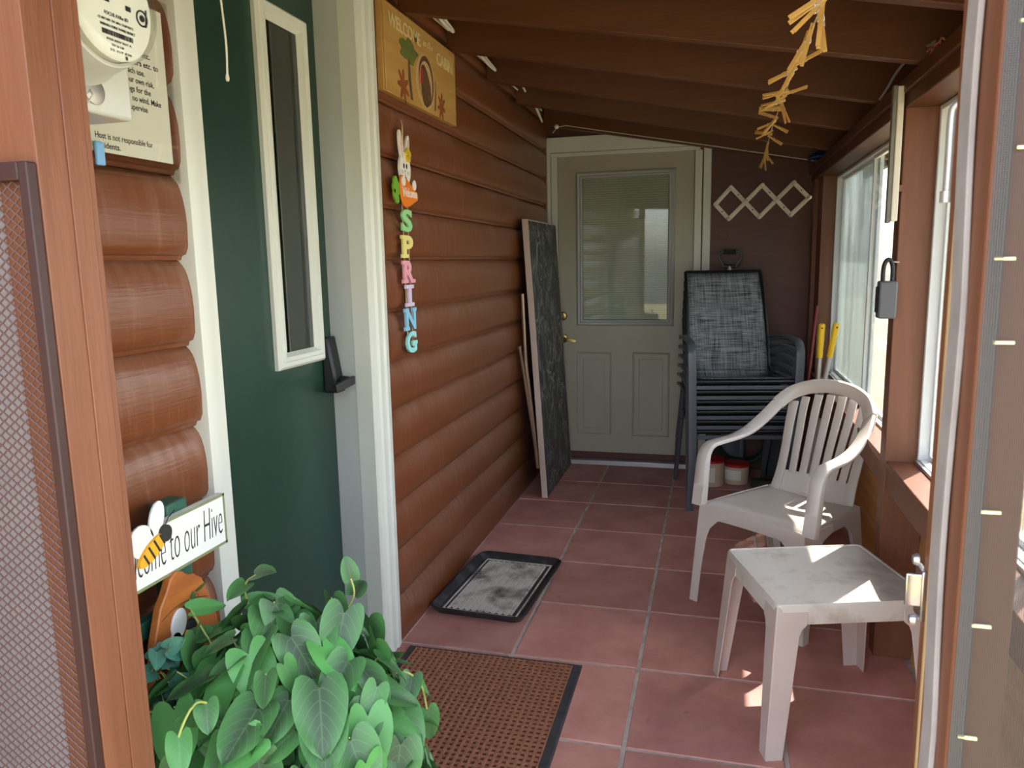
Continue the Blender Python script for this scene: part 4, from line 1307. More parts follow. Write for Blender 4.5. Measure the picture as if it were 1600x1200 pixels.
# herringbone of small cleats set at 45 degrees
cs_ = .0098; gp_ = .0011; ca_ = math.sqrt(.5)
for X_ in range(-50, 51):
    for Y_ in range(-50, 51):
        kk = (X_ - Y_) % 4
        if kk == 0: bx = (X_, Y_, X_ + 2, Y_ + 1)
        elif kk == 3: bx = (X_, Y_, X_ + 1, Y_ + 2)
        else: continue
        q = [((u * cs_), (v * cs_)) for u, v in ((bx[0], bx[1]), (bx[2], bx[1]), (bx[2], bx[3]), (bx[0], bx[3]))]
        q = [(q[0][0] + gp_, q[0][1] + gp_), (q[1][0] - gp_, q[1][1] + gp_), (q[2][0] - gp_, q[2][1] - gp_), (q[3][0] + gp_, q[3][1] - gp_)]
        q = [((u - v) * ca_, (u + v) * ca_) for u, v in q]
        if max(abs(u) for u, v in q) > iw - .009 or max(abs(v) for u, v in q) > il - .009: continue
        mx_, my_ = sum(u for u, v in q) / 4, sum(v for u, v in q) / 4
        b.hexa([(u, v, .0073) for u, v in q], [(mx_ + (u - mx_) * .86, my_ + (v - my_) * .86, .0106) for u, v in q])
b.build('tread', 'traydirt', bt_, world=False)

# ------------------------------------------------------------------ folding table leaning on the log wall
ft = thing('folding_table', 'folded table with dark slate-look top leaning on the log wall', 'table', (-1.0, 4.69, 0))
def px_at(z): return -.934 - .098 * z / 1.635
ya_, yb_ = 4.297, 5.088
HT = 1.635
t = .034
b = MB()
b.hexa([(px_at(0) - t + .006, ya_ + .006, .002), (px_at(0), ya_ + .006, .002), (px_at(0), yb_, .002), (px_at(0) - t + .006, yb_, .002)],
       [(px_at(HT) - t + .006, ya_ + .006, HT), (px_at(HT), ya_ + .006, HT), (px_at(HT), yb_, HT), (px_at(HT) - t + .006, yb_, HT)])
b.build('tabletop', 'marble', ft)
b = MB()
for z in (.30, .525, .75, .975, 1.20, 1.42):
    b.hexa([(px_at(z) - .001, ya_ + .006, z), (px_at(z) + .0006, ya_ + .006, z), (px_at(z) + .0006, yb_, z), (px_at(z) - .001, yb_, z)],
           [(px_at(z) - .001, ya_ + .006, z + .0022), (px_at(z) + .0006, ya_ + .006, z + .0022), (px_at(z) + .0006, yb_, z + .0022), (px_at(z) - .001, yb_, z + .0022)])
b.build('tile_seam', 'tubeblack', ft)
b = MB()
def edge(ya, yb, z0, z1, e=.001):
    b.hexa([(px_at(z0) - t, ya, z0), (px_at(z0) + e, ya, z0), (px_at(z0) + e, yb, z0), (px_at(z0) - t, yb, z0)],
           [(px_at(z1) - t, ya, z1), (px_at(z1) + e, ya, z1), (px_at(z1) + e, yb, z1), (px_at(z1) - t, yb, z1)])
edge(ya_ - .004, ya_ + .0055, .001, HT + .006); edge(yb_, yb_ + .008, .001, HT + .006); edge(ya_ + .0055, yb_, HT + .0005, HT + .008)
b.build('edge_band', 'edgewood', ft, bevel=.0015)
for y in (4.26, 5.0):
    lg = MB()
    lg.tube([(-1.062, y + .005, 1.22), (-1.050, y + .01, .82)], .010, 10)
    lg.lathe([(0, -.012), (.013, -.012), (.013, .012), (0, .012)], (-1.050, y + .01, .815), (-.03, 0, 1), n=12)
    lg.tube([(-1.050, y + .01, .81), (-.992, y + .045, .18)], .012, 10)
    lg.build('leg', 'legmetal', ft, smooth=True)
    l2 = MB().tube([(-1.072, y - .04, .915), (-1.052, y + .0, .70), (-1.005, y + .04, .30)], .0085, 10)
    l2.lathe([(0, 0), (.014, 0), (.014, .010), (0, .012)], (-1.073, y - .042, .915), (-.1, -.2, 1), n=14)
    l2.build('brace', 'legmetal', ft, smooth=True)

# ------------------------------------------------------------------ white resin armchair
ch = thing('plastic_chair', 'white plastic monobloc armchair with slatted back, by the windows', 'chair', (.300, 3.118, 0), math.radians(-38))
def seat_w(y): return .232 - .030 * (y + .22) / .42
b = MB(); nx, ny = 18, 18
for j in range(ny + 1):
    y = -.238 + (.20 + .238) * j / ny
    for i in range(nx + 1):
        u = -1 + 2 * i / nx
        w = seat_w(y)
        z = .424 - .022 * (1 - u * u) * min(1, max(0, (y + .20) / .12)) - .004 * (y + .2)
        if y < -.19: z -= 14 * (y + .19) ** 2
        if abs(u) > .86: z -= .5 * (abs(u) - .86) ** 2
        b.v.append(V((u * w, y, z)))
for j in range(ny):
    for i in range(nx):
        a = j * (nx + 1) + i; b.f.append([a, a + 1, a + nx + 2, a + nx + 1]); b.mi.append(0)
b.build('seat', 'plastic', ch, world=False, smooth=True, solid=.006)
# skirt below the seat edge
sk = MB()
path = []
for i in range(13):
    u = -1 + 2 * i / 12
    path.append((u * .228, -.238 - .004 * (1 - u * u), .386 + .010 * (1 - u * u)))
sk.band([V(p) for p in path], EZ, .055, .006)
for s in (-1, 1):
    sk.band([(s * .232, -.235, .392), (s * .222, -.05, .395), (s * .206, .18, .395)], EZ, .050, .006)
sk.band([(-.204, .192, .395), (0, .198, .395), (.204, .192, .395)], EZ, .050, .006)
sk.build('apron', 'plastic', ch, world=False, smooth=True)
def leg_sheet(mb, outline, depthdir, mapf, th=.006):
    a = [V(mapf(*p)) for p in outline]
    d = V(depthdir) * th
    n = len(a)
    fs = [tuple(range(n)), tuple(reversed(range(n, 2 * n)))]
    for i in range(n):
        j = (i + 1) % n
        fs.append((i, n + i, n + j, j))
    mb.add(a + [p + d for p in a], fs)
for s in (-1, 1):
    lg = MB()
    f = lambda x, z: (s * x, -.243 - .022 * (1 - z / .41), z)
    leg_sheet(lg, [(.236, .412), (.240, .30), (.252, .15), (.262, 0), (.222, 0), (.212, .15), (.198, .27), (.180, .325), (.145, .362), (.09, .382), (.09, .412)], (0, 1, 0), f)
    f2 = lambda y, z: (s * (.236 + .026 * (1 - z / .41)), y - .022 * (1 - z / .41), z)
    leg_sheet(lg, [(-.243, .412), (-.243, 0), (-.205, 0), (-.190, .15), (-.172, .27), (-.15, .325), (-.11, .362), (-.05, .382), (-.05, .412)], (-s, 0, 0), f2)
    lg.build('leg', 'plastic', ch, world=False, bevel=.0025)
for s in (-1, 1):
    lg = MB()
    f = lambda x, z: (s * x, .196 + .070 * (1 - z / .41), z)
    leg_sheet(lg, [(.206, .412), (.208, .2), (.212, 0), (.178, 0), (.166, .2), (.15, .32), (.10, .372), (.05, .385), (.05, .412)], (0, -1, 0), f)
    f2 = lambda y, z: (s * (.206 + .006 * (1 - z / .41)), y + .070 * (1 - z / .41), z)
    leg_sheet(lg, [(.196, .412), (.196, 0), (.160, 0), (.145, .2), (.12, .32), (.07, .372), (.0, .385), (.0, .412)], (-s, 0, 0), f2)
    lg.build('leg', 'plastic', ch, world=False, bevel=.0025)
def bk(u, v):
    """point on the reclined, slightly wrapped back: u across, v up"""
    return V((u, .190 + .37 * v - .030 * (abs(u) / .2) ** 2 + .012 - .05 * max(0, .06 - v), .425 + v))
ARM = [(-.250, -.226, .405), (-.251, -.214, .50), (-.252, -.203, .585), (-.2525, -.190, .622), (-.2525, -.160, .645), (-.251, -.10, .651), (-.246, -.02, .655), (-.236, .07, .674), (-.224, .155, .716), (-.204, .232, .775)]
WD = [(1, 0, 0), (1, 0, 0), (1, 0, 0), (1, 0, 0), (1, 0, 0), (1, 0, 0), (1, 0, .05), (1, 0, -.15), (.95, 0, -.45), (.80, .1, -.62)]
for s in (-1, 1):
    pts = catmull([(p[0] * -s, p[1], p[2]) for p in ARM], 5)
    wd = catmull([(w[0] * -s, w[1], w[2]) for w in WD], 5)
    n = len(pts)
    ww = [.052] * n
    tt = [max(.016, .040 - .024 * min(1, i / 22)) for i in range(n)]
    a = MB().band(pts, wd, ww, tt, rnd=.6)
    a.build('armrest', 'plastic', ch, world=False, smooth=True, angle=60)
b = MB()
ARCH = [(-.204, .232, .775), (-.170, .270, .818), (-.118, .297, .845), (-.06, .310, .859), (0, .315, .863)]
AW = [(.80, .1, -.62), (.62, .12, -.78), (.38, .2, -.90), (.18, .25, -.95), (0, .27, -.96)]
full = ARCH + [(-p[0], p[1], p[2]) for p in reversed(ARCH[:-1])]
fw_ = AW + [(-p[0], p[1], p[2]) for p in reversed(AW[:-1])]
b.band(catmull(full, 5), catmull(fw_, 5), .058, .020, rnd=.7)
for s in (-1, 1):
    # broad side upright from the arch to the seat
    pp = catmull([bk(s * .176, .355), bk(s * .172, .26), bk(s * .164, .15), bk(s * .162, .05), bk(s * .168, -.02)], 4)
    b.band(pp, EX, [.044 - .006 * math.sin(i / (len(pp) - 1) * PI) for i in range(len(pp))], .010, rnd=.6)
for i in range(6):
    ut = -.130 + .052 * i; ub = -.112 + .0448 * i
    pp = catmull([bk(ut, .395 - .35 * (ut) ** 2 * 3), bk(ut * .97 + ub * .03, .32), bk((ut + ub) / 2, .20), bk(ub, .06)], 4)
    n = len(pp)
    b.band(pp, EX, [.036 - .004 * i_ / n for i_ in range(n)], .007, rnd=.6)
# lower solid panel of the back
lo = MB(); nn = 14
for j in range(7):
    v = -.025 + .095 * j / 6
    for i in range(nn + 1):
        u = -.180 + .36 * i / nn
        b.v.append(bk(u, v))
base = len(b.v) - 7 * (nn + 1)
for j in range(6):
    for i in range(nn):
        a = base + j * (nn + 1) + i
        b.f.append([a, a + 1, a + nn + 2, a + nn + 1]); b.mi.append(0)
b.build('backrest', 'plastic', ch, world=False, smooth=True, angle=60)

# ------------------------------------------------------------------ white resin side table
tb = thing('side_table', 'square white plastic side table, dirty top catching a patch of sun', 'table', (.341, 2.358, 0), math.radians(17.3))
HX, HY, HZ = .226, .2145, .452
b = MB()
def sq(hx, hy, r, z, n=4): return rrect(hx, hy, r, z, n)
rg = [sq(HX - .002, HY - .002, .018, HZ - .060), sq(HX - .001, HY - .001, .018, HZ - .006), sq(HX - .004, HY - .004, .016, HZ), sq(HX - .009, HY - .009, .012, HZ), sq(HX - .011, HY - .011, .011, HZ - .003)]
m = len(rg[0]); vs = [p for r in rg for p in r]; fs = []
for i in range(len(rg) - 1):
    for k in range(m):
        fs.append((i * m + k, i * m + (k + 1) % m, (i + 1) * m + (k + 1) % m, (i + 1) * m + k))
fs.append(tuple(range(4 * m, 5 * m)))
b.add(vs, fs)
# moulded diamond grain of the top
top = b.build('tabletop', 'tabletop', tb, world=False, smooth=True, angle=40)
g_ = MB()
k = 0
x = -HX + .016
st_ = .0085
while x < HX - .020:
    y = -HY + .016
    while y < HY - .020:
        cx, cy = x + st_ / 2, y + st_ / 2
        q = st_ * .46
        g_.add([(cx - q, cy, HZ - .003), (cx, cy - q, HZ - .003), (cx + q, cy, HZ - .003), (cx, cy + q, HZ - .003), (cx, cy, HZ - .0021)],
               [(0, 1, 4), (1, 2, 4), (2, 3, 4), (3, 0, 4)])
        y += st_
    x += st_
g_.build('top_grain', 'tabletop', tb, world=False)
for sx in (-1, 1):
    for sy in (-1, 1):
        lg = MB()
        spl = .030
        zt_ = HZ - .012
        f = lambda x, z: (sx * (x + spl * (1 - z / zt_)), sy * (HY - .002 + spl * (1 - z / zt_)), z)
        leg_sheet(lg, [(HX - .004, zt_ + .004), (HX - .004, 0), (HX - .052, 0), (HX - .072, HZ - .095), (HX - .078, HZ - .075), (HX - .092, HZ - .062), (HX - .092, HZ - .05), (HX - .092, zt_ + .004)], (0, -sy, 0), f, th=.005)
        f2 = lambda y, z: (sx * (HX - .002 + spl * (1 - z / zt_)), sy * (y + spl * (1 - z / zt_)), z)
        leg_sheet(lg, [(HY - .004, zt_ + .004), (HY - .004, 0), (HY - .052, 0), (HY - .072, HZ - .095), (HY - .078, HZ - .075), (HY - .092, HZ - .062), (HY - .092, HZ - .05), (HY - .092, zt_ + .004)], (-sx, 0, 0), f2, th=.005)
        lg.build('leg', 'tableleg', tb, world=False, bevel=.002)

# ------------------------------------------------------------------ six sling chairs in one stack
ROT = math.radians(10)
def sling_chair(label):
    t = thing('patio_chair', label, 'chair', (.122, 4.526, 0), ROT, 'stacked sling chairs')
    # seat sling round a front tube
    b = MB(); n = 16
    prof = [(-.236, .4675), (-.225, .468), (-.15, .458), (0, .437), (.12, .424), (.19, .428), (.215, .450)]
    prof = [(p.x, p.y) for p in catmull([(a, c, 0) for a, c in prof], 3)]
    for (y, z) in prof:
        for i in range(n + 1):
            u = -1 + 2 * i / n
            b.v.append(V((u * .228, y, z - .006 * (1 - u * u) * (1 if -.2 < y < .2 else 0))))
    for j in range(len(prof) - 1):
        for i in range(n):
            a = j * (n + 1) + i; b.f.append([a, a + 1, a + n + 2, a + n + 1]); b.mi.append(0)
    b.build('seat', 'sling', t, world=False, smooth=True, solid=.003)
    b = MB()
    b.tube([(-.262, -.238, .452), (.262, -.238, .452)], .0145, 12)
    for s in (-1, 1):
        b.tube([(s * .252, -.235, .452), (s * .236, -.235, .453)], .0155, 12)
        b.tube(catmull([(s * .242, -.235, .452), (s * .240, -.05, .440), (s * .238, .15, .440), (s * .236, .22, .47)], 4), .011, 8)
    b.build('seat_frame', 'tubeblack', t, world=False, smooth=True)
    MB().box((-.272, -.250, .409), (.272, -.243, .4315)).build('stretcher', 'frame', t, world=False, bevel=.003)
    # back sling
    b = MB(); m_ = 14
    def bp(v, u): return V((u * (.232 - .018 * v), .212 + .248 * v - .035 * math.sin(PI * v) + .022 * (1 - u * u) * (1 - .5 * v), .442 + .583 * v))
    for j in range(m_ + 1):
        v = j / m_
        for i in range(n + 1):
            b.v.append(bp(v, -1 + 2 * i / n))
    for j in range(m_):
        for i in range(n):
            a = j * (n + 1) + i; b.f.append([a, a + 1, a + n + 2, a + n + 1]); b.mi.append(0)
    b.build('backrest', 'sling', t, world=False, smooth=True, solid=.003)
    b = MB()
    for s in (-1, 1):
        b.tube([V((s * (.243 - .018 * j / 10), .212 + .248 * j / 10 - .035 * math.sin(PI * j / 10), .442 + .588 * j / 10)) for j in range(11)], .0095, 8)
    b.tube([(-.226, .462, 1.030), (.226, .462, 1.030)], .0095, 8)
    b.build('back_frame', 'tubeblack', t, world=False, smooth=True)
    for s in (-1, 1):
        pts = catmull([(s * .272, -.262, .0), (s * .277, -.258, .3), (s * .283, -.254, .56), (s * .284, -.243, .625), (s * .284, -.205, .658), (s * .284, -.14, .668)], 5)
        MB().band(pts, EX, .044, .0115, rnd=.5).build('leg', 'frame', t, world=False, smooth=True, angle=45)
        pts = catmull([(s * .284, -.14, .668), (s * .283, .0, .672), (s * .276, .16, .664), (s * .262, .275, .640)], 4)
        MB().band(pts, EX, .044, .012, rnd=.5).build('armrest', 'frame', t, world=False, smooth=True, angle=45)
        pts = [(s * .262, .275, .640), (s * .268, .17, .45), (s * .272, .30, .18), (s * .272, .385, 0)]
        MB().tube(catmull([(s * .268, .14, .45), (s * .270, .24, .24), (s * .272, .375, 0)], 4), .012, 8).build('leg', 'frame', t, world=False, smooth=True)
    return t
names = ['bottom chair of the stack of grey sling patio chairs, its feet on the tiles', 'second chair up in the stack of grey sling patio chairs', 'third chair up in the stack of grey sling patio chairs',
         'fourth chair up in the stack of grey sling patio chairs', 'fifth chair up in the stack of grey sling patio chairs, just under the top one', 'topmost chair of the stack, its whole grey woven back in view']
sc0 = sling_chair(names[0])
for i in range(1, 6):
    c = dup(sc0, names[i])
    off = Matrix.Rotation(ROT, 4, 'Z') @ V((0, -.0125 * i, 0))
    c.location = V((.122, 4.526, .058 * i)) + off

# ------------------------------------------------------------------ things behind and under the stack
sh = thing('shovel', 'black D-handled shovel standing behind the stacked chairs', 'shovel', (.10, 5.08, 0))
b = MB()
b.band(catmull([(.062, 5.075, 1.345), (.035, 5.072, 1.395), (.028, 5.072, 1.425), (.045, 5.072, 1.440), (.10, 5.072, 1.442), (.150, 5.072, 1.440), (.166, 5.072, 1.425), (.160, 5.072, 1.395), (.130, 5.075, 1.345)], 5), EY, .026, .014)
b.tube([(.062, 5.075, 1.350), (.130, 5.075, 1.350)], .012, 10)
for i in range(9):
    b.lathe([(.0155, -.003), (.0175, 0), (.0155, .003)], (.062 + .0085 * i, 5.072, 1.441), (1, 0, 0), n=12)
b.build('grip', 'black', sh, smooth=True)
MB().tube([(.096, 5.075, 1.35), (.10, 5.09, .45)], .013, 12).build('shaft', 'steel', sh, smooth=True)
b = MB(); nn = 8
for j in range(9):
    for i in range(nn + 1):
        u = -1 + 2 * i / nn; v = j / 8
        b.v.append(V((.10 + u * .115 * (1 if v < .75 else math.cos((v - .75) * 3.2)), 5.10 - .03 * u * u - .02 * v, .46 - .44 * v)))
for j in range(8):
    for i in range(nn):
        a = j * (nn + 1) + i; b.f.append([a, a + 1, a + nn + 2, a + nn + 1]); b.mi.append(0)
b.build('blade', 'frame', sh, smooth=True, solid=.004)

def tub(loc, r, h, label):
    t = thing('tub', label, 'tub', loc, 0)
    MB().lathe([(0, 0), (r * .93, 0), (r * .95, .004), (r, h)], loc, n=32).build('body', 'tub', t, smooth=True)
    MB().lathe([(0, h + .016), (r * .9, h + .016), (r * 1.06, h + .012), (r * 1.06, h - .004), (r, h - .006), (0, h - .006)], loc, n=32).build('lid', 'red', t, smooth=True)
    w = MB()
    for k in range(10):
        a0 = math.radians(-150 + k * 8); a1 = math.radians(-150 + (k + 1) * 8)
        rr = r * 1.0
        w.add([(loc[0] + rr * math.cos(a0), loc[1] + rr * math.sin(a0), .03), (loc[0] + rr * math.cos(a1), loc[1] + rr * math.sin(a1), .03),
               (loc[0] + rr * 1.02 * math.cos(a1), loc[1] + rr * 1.02 * math.sin(a1), h * .8), (loc[0] + rr * 1.02 * math.cos(a0), loc[1] + rr * 1.02 * math.sin(a0), h * .8)], [(0, 1, 2, 3)])
    w.build('label_sheet', 'paperw', t, solid=.0012)
    return t
tub((.005, 4.79, 0), .088, .155, 'cream tub with red lid under the stacked chairs, nearer the far door')
tub((.165, 4.86, 0), .078, .115, 'smaller cream tub with red lid under the stacked chairs, beside the larger tub')
hs = thing('garden_hose', 'dark green coiled hose under the stacked chairs', 'hose', (.22, 5.0, 0))
hp = []
for i in range(130):
    a = 2 * PI * i / 18
    hp.append((.20 + .15 * math.cos(a), 5.02 + .0 * math.sin(a) - .012 * (i / 18 - 3.5), .235 + .14 * math.sin(a) + .004 * math.sin(i)))
MB().tube(hp, .011, 8).build('coil', 'hose', hs, smooth=True)
hg = MB(); hg.tube([(.20, 5.15, .36), (.20, 4.96, .375)], .008, 8); hg.box((.17, 5.15, .0), (.23, 5.165, .40))
hg.build('hanger', 'tubeblack', hs)
br = thing('brush', 'dark bristle brush with a bright metal ferrule under the stacked chairs', 'brush', (.37, 4.74, 0))
b = MB().box((.25, 4.70, .008), (.385, 4.77, .062)); b.build('bristles', 'bristle', br, bevel=.01)
MB().box((.386, 4.695, .002), (.424, 4.775, .068)).build('ferrule', 'alu', br, bevel=.006)
MB().tube([(.424, 4.735, .035), (.50, 4.76, .045)], .012, 8).build('handle', 'black', br, smooth=True)
bn = thing('storage_bin', 'dark grey lidded bin behind the stack in the corner', 'bin', (.43, 5.06, 0))
b = MB().hexa([(.36, 5.00, 0), (.53, 5.00, 0), (.53, 5.14, 0), (.36, 5.14, 0)], [(.34, 4.985, .86), (.535, 4.985, .86), (.535, 5.15, .86), (.34, 5.15, .86)])
b.build('body', 'bin', bn, bevel=.006)
MB().box((.333, 4.978, .86), (.540, 5.153, .895)).build('lid', 'bin', bn, bevel=.006)
rb_ = thing('broom', 'dark red broom handle leaning in the corner by the far window', 'broom', (.50, 4.62, 0))
MB().tube([(.50, 4.60, .16), (.585, 4.735, 1.12)], .0105, 10).build('handle', 'darkred', rb_, smooth=True)
b = MB().hexa([(.40, 4.56, 0), (.60, 4.58, 0), (.60, 4.62, 0), (.40, 4.60, 0)], [(.46, 4.575, .16), (.54, 4.585, .16), (.54, 4.62, .16), (.46, 4.61, .16)])
b.build('bristles', 'bristle', rb_)

# pair of yellow-gripped loppers standing by the sill
lp_ = thing('loppers', 'long-handled loppers with two yellow grips standing by the far window', 'loppers', (.545, 4.10, 0))
for a, c, lab in (((.531, 4.08, 1.068), (.522, 4.10, .56), 0), ((.600, 4.08, 1.072), (.526, 4.10, .56), 1)):
    a = V(a); c = V(c); d = (c - a)
    nrm = d.normalized()
    g1 = a + d * .34
    gp = MB().tube([a, a + nrm * .004, a + nrm * .012, a + d * .18, g1], [.009, .0145, .0165, .0155, .0145], 14)
    gp.build('grip', 'yellow', lp_, smooth=True)
    MB().tube([a - V((.0, .0155, .022)), a - V((0, -.0155, .022))], .005, 8).build('hang_hole', 'maroon', lp_)
    MB().tube([g1, c], .0115, 12).build('handle', 'steel', lp_, smooth=True)
b = MB().prism([(-.02, .58), (.03, .58), (.035, .45), (.03, .20), (.01, .0), (.0, .15), (-.02, .40)], (.522, 4.098, 0), EX, EZ, .006)
b.prism([(-.02, .58), (.02, .58), (.0, .35), (-.02, .10), (-.035, .12), (-.03, .40)], (.522, 4.106, 0), EX, EZ, .006)
b.build('blades', 'steel', lp_)

# ------------------------------------------------------------------ accordion peg rack on the end wall
rk = thing('peg_rack', 'cream accordion peg rack of three diamonds on the plywood wall', 'rack', (.28, YB, 1.745))
T_ = [(.094, 1.846), (.283, 1.852), (.470, 1.859)]
B_ = [(.085, 1.648), (.272, 1.655), (.460, 1.662)]
Lp, Rp = (0.0, 1.744), (.563, 1.764)
I1, I2 = (.187, 1.750), (.375, 1.757)
YR = YB - .012
slats = [((Lp, T_[0]), 0), ((B_[0], T_[1]), 0), ((B_[1], T_[2]), 0), ((B_[2], Rp), 0), ((Lp, B_[0]), 1), ((T_[0], B_[1]), 1), ((T_[1], B_[2]), 1), ((T_[2], Rp), 1)]
for (a, c), lay in slats:
    y = YR - .011 * lay
    b = MB().band([(a[0], y, a[1]), (c[0], y, c[1])], V((-(c[1] - a[1]), 0, c[0] - a[0])), .026, .009, rnd=.3)
    for p in (a, c):
        b.lathe([(0, -.0045), (.013, -.0045), (.013, .0045), (0, .0045)], (p[0], y, p[1]), (0, 1, 0), n=18)
    b.build('slat', 'cream', rk, smooth=True, angle=40)
for p in T_ + B_ + [Lp, Rp, I1, I2]:
    b = MB().lathe([(.007, 0), (.007, .030), (.011, .036), (.012, .042), (.008, .048), (0, .049)], (p[0], YR - .013, p[1]), (0, -1, 0), n=16)
    b.build('peg', 'cream', rk, smooth=True)
b = MB()
for a, c in ((T_[0], I1), (T_[1], I2), (T_[2], Rp), (Lp, B_[0]), (I1, B_[1]), (I2, B_[2])):
    b.lathe([(0, .0), (.0045, .0), (.0045, .003), (0, .003)], ((a[0] + c[0]) / 2, YR - .0155, (a[1] + c[1]) / 2), (0, -1, 0), n=10)
b.build('screw_holes', 'ink', rk)
dk = MB().lathe([(0, .004), (.030, .004), (.031, 0)], (.052, YB, 1.545), (0, -1, 0), n=28)
tag(dk.build('cover_plate', 'ply', None, smooth=True), 'small round brown cover plate on the plywood wall below the peg rack', 'plate')

# ------------------------------------------------------------------ on the post between the windows
kb = thing('key_lockbox', 'dark grey key lockbox with a black shackle hung on the window post', 'lockbox', (.545, 2.715, 1.2))
MB().box((.519, 2.690, 1.197), (.574, 2.738, 1.318)).build('body', 'lockgrey', kb, bevel=.006)
MB().box((.515, 2.695, 1.215), (.520, 2.733, 1.30)).build('cover', 'black', kb, bevel=.003)
b = MB(); b.box((.5135, 2.705, 1.270), (.5155, 2.723, 1.292)); b.box((.5135, 2.706, 1.232), (.5155, 2.722, 1.250))
b.build('button', 'tubeblack', kb)
MB().tube(catmull([(.532, 2.715, 1.31), (.532, 2.715, 1.355), (.537, 2.715, 1.378), (.546, 2.715, 1.386), (.555, 2.715, 1.378), (.560, 2.715, 1.355), (.560, 2.715, 1.31)], 5), .0068, 10).build('shackle', 'black', kb, smooth=True)
b = MB().tube([(.578, 2.715, 1.378), (.535, 2.715, 1.380)], .003, 8); b.build('nail', 'steel', kb)
ls = thing('wood_strip', 'narrow cream strip standing proud of the post up to the beam', 'strip', (.552, 2.72, 1.50))
b = MB().box((.5445, 2.712, 1.508), (.5640, 2.735, 1.922)); b.build('strip', 'cream', ls, bevel=.003)
MB().box((.532, 2.716, 1.503), (.5443, 2.742, 1.925)).build('backing', mat('grey_backing', (.22, .21, .18), .6), ls, bevel=.002)
MB().box((.564, 2.720, 1.60), (.5765, 2.728, 1.62)).build('bracket', 'post', ls)

# ------------------------------------------------------------------ bee welcome stand
bs = thing('welcome_stand', 'green wooden stand with bee welcome sign beside the green door', 'stand', (-1.03, 1.18, 0))
for y, w, z in ((1.075, .040, .925), (1.232, .060, .945)):
    b = MB().box((-1.064, y - w / 2, 0), (-1.020, y + w / 2, z)); b.build('post', 'standgreen', bs, bevel=.004)
for z in (.70, .40):
    MB().box((-1.058, 1.095, z), (-1.034, 1.202, z + .035)).build('rung', 'standgreen', bs, bevel=.003)
sgn = MB().box((-1.0195, 1.020, .815), (-1.003, 1.356, .925)).build('sign_board', 'hivesign', bs, bevel=.002)
b = MB()
for a, c in (((1.020, .815), (1.356, .8205)), ((1.020, .9195), (1.356, .925)), ((1.3505, .815), (1.356, .925)), ((1.020, .815), (1.0255, .925))):
    b.box((-1.0032, a[0], a[1]), (-1.0022, c[0], c[1]))
b.build('border', 'olive', sgn)
t_ = text('lettering', 'Welcome to our Hive', .052, (-1.0024, 0, .849), EY, EZ, 'ink', sgn, extrude=.0004, offset=-.0011, shear=.22)
fit(t_, 1, 1.036 - 1.18, 1.343 - 1.18); fit(t_, 2, .842, .908)
def bee(parent, x, wings, tail, head, hw):
    """cut-out bee: two wings, a striped body from tail to head"""
    for (cy_, cz_, ry_, rz_, rot) in wings:
        MB().prism(rotp(ell(cy_, cz_, ry_, rz_, 22), cy_, cz_, rot), (x, 0, 0), EY, EZ, .005).build('bee_wing', 'hivesign', parent, bevel=.001)
    a = math.atan2(head[1] - tail[1], head[0] - tail[0]); L_ = math.hypot(head[1] - tail[1], head[0] - tail[0])
    cy_, cz_ = (tail[0] + head[0]) / 2, (tail[1] + head[1]) / 2
    MB().prism(rotp(ell(cy_, cz_, L_ / 2, hw, 22), cy_, cz_, a), (x + .004, 0, 0), EY, EZ, .007).build('bee_body', 'beeyellow', parent)
    for k in range(4):
        t = -.30 + .2 * k
        h_ = hw * math.sqrt(1 - (2 * t) ** 2) * .96
        px0 = cy_ + t * L_
        MB().prism(rotp([(px0, cz_ - h_), (px0 + L_ * .05, cz_ - h_), (px0 + L_ * .05, cz_ + h_), (px0, cz_ + h_)], cy_, cz_, a), (x + .0112, 0, 0), EY, EZ, .0006).build('bee_stripe', 'ink', parent)
    MB().prism(ell(head[0], head[1], hw * .95, hw * 1.05, 18), (x + .004, 0, 0), EY, EZ, .0076).build('bee_head', 'ink', parent)
    MB().tube([(x + .008, head[0], head[1] + hw * .8), (x + .008, head[0] + hw * .7, head[1] + hw * 1.7), (x + .008, head[0] + hw * 2, head[1] + hw * 2.3)], .0011, 5).build('bee_feeler', 'ink', parent)
bee(sgn, -1.0022, [(1.148, .938, .019, .034, -.35), (1.106, .908, .030, .032, .5)], (1.088, .866), (1.162, .906), .0155)
hv = MB().prism([(1.098, .38), (1.092, .60), (1.106, .70), (1.130, .765), (1.152, .792), (1.164, .812), (1.182, .820), (1.200, .814), (1.212, .802), (1.232, .796), (1.254, .778), (1.272, .735), (1.290, .68), (1.300, .58), (1.296, .38)], (-1.012, 0, 0), EY, EZ, .018)
hb_ = hv.build('hive_cutout', 'hive', bs, bevel=.003)
b = MB()
for pts in ([(1.13, .742), (1.17, .752), (1.22, .748), (1.262, .735)], [(1.112, .668), (1.17, .680), (1.24, .676), (1.285, .655)], [(1.205, .715), (1.220, .745), (1.236, .752), (1.230, .728), (1.210, .712), (1.19, .69)]):
    b.tube(catmull([(-.9938, y, z) for y, z in pts], 4), .0011, 5)
b.build('painted_line', 'bark', hb_)
bee(hb_, -.994, [(1.172, .718, .021, .030, -.3), (1.152, .676, .020, .032, -.45)], (1.180, .650), (1.200, .702), .0125)

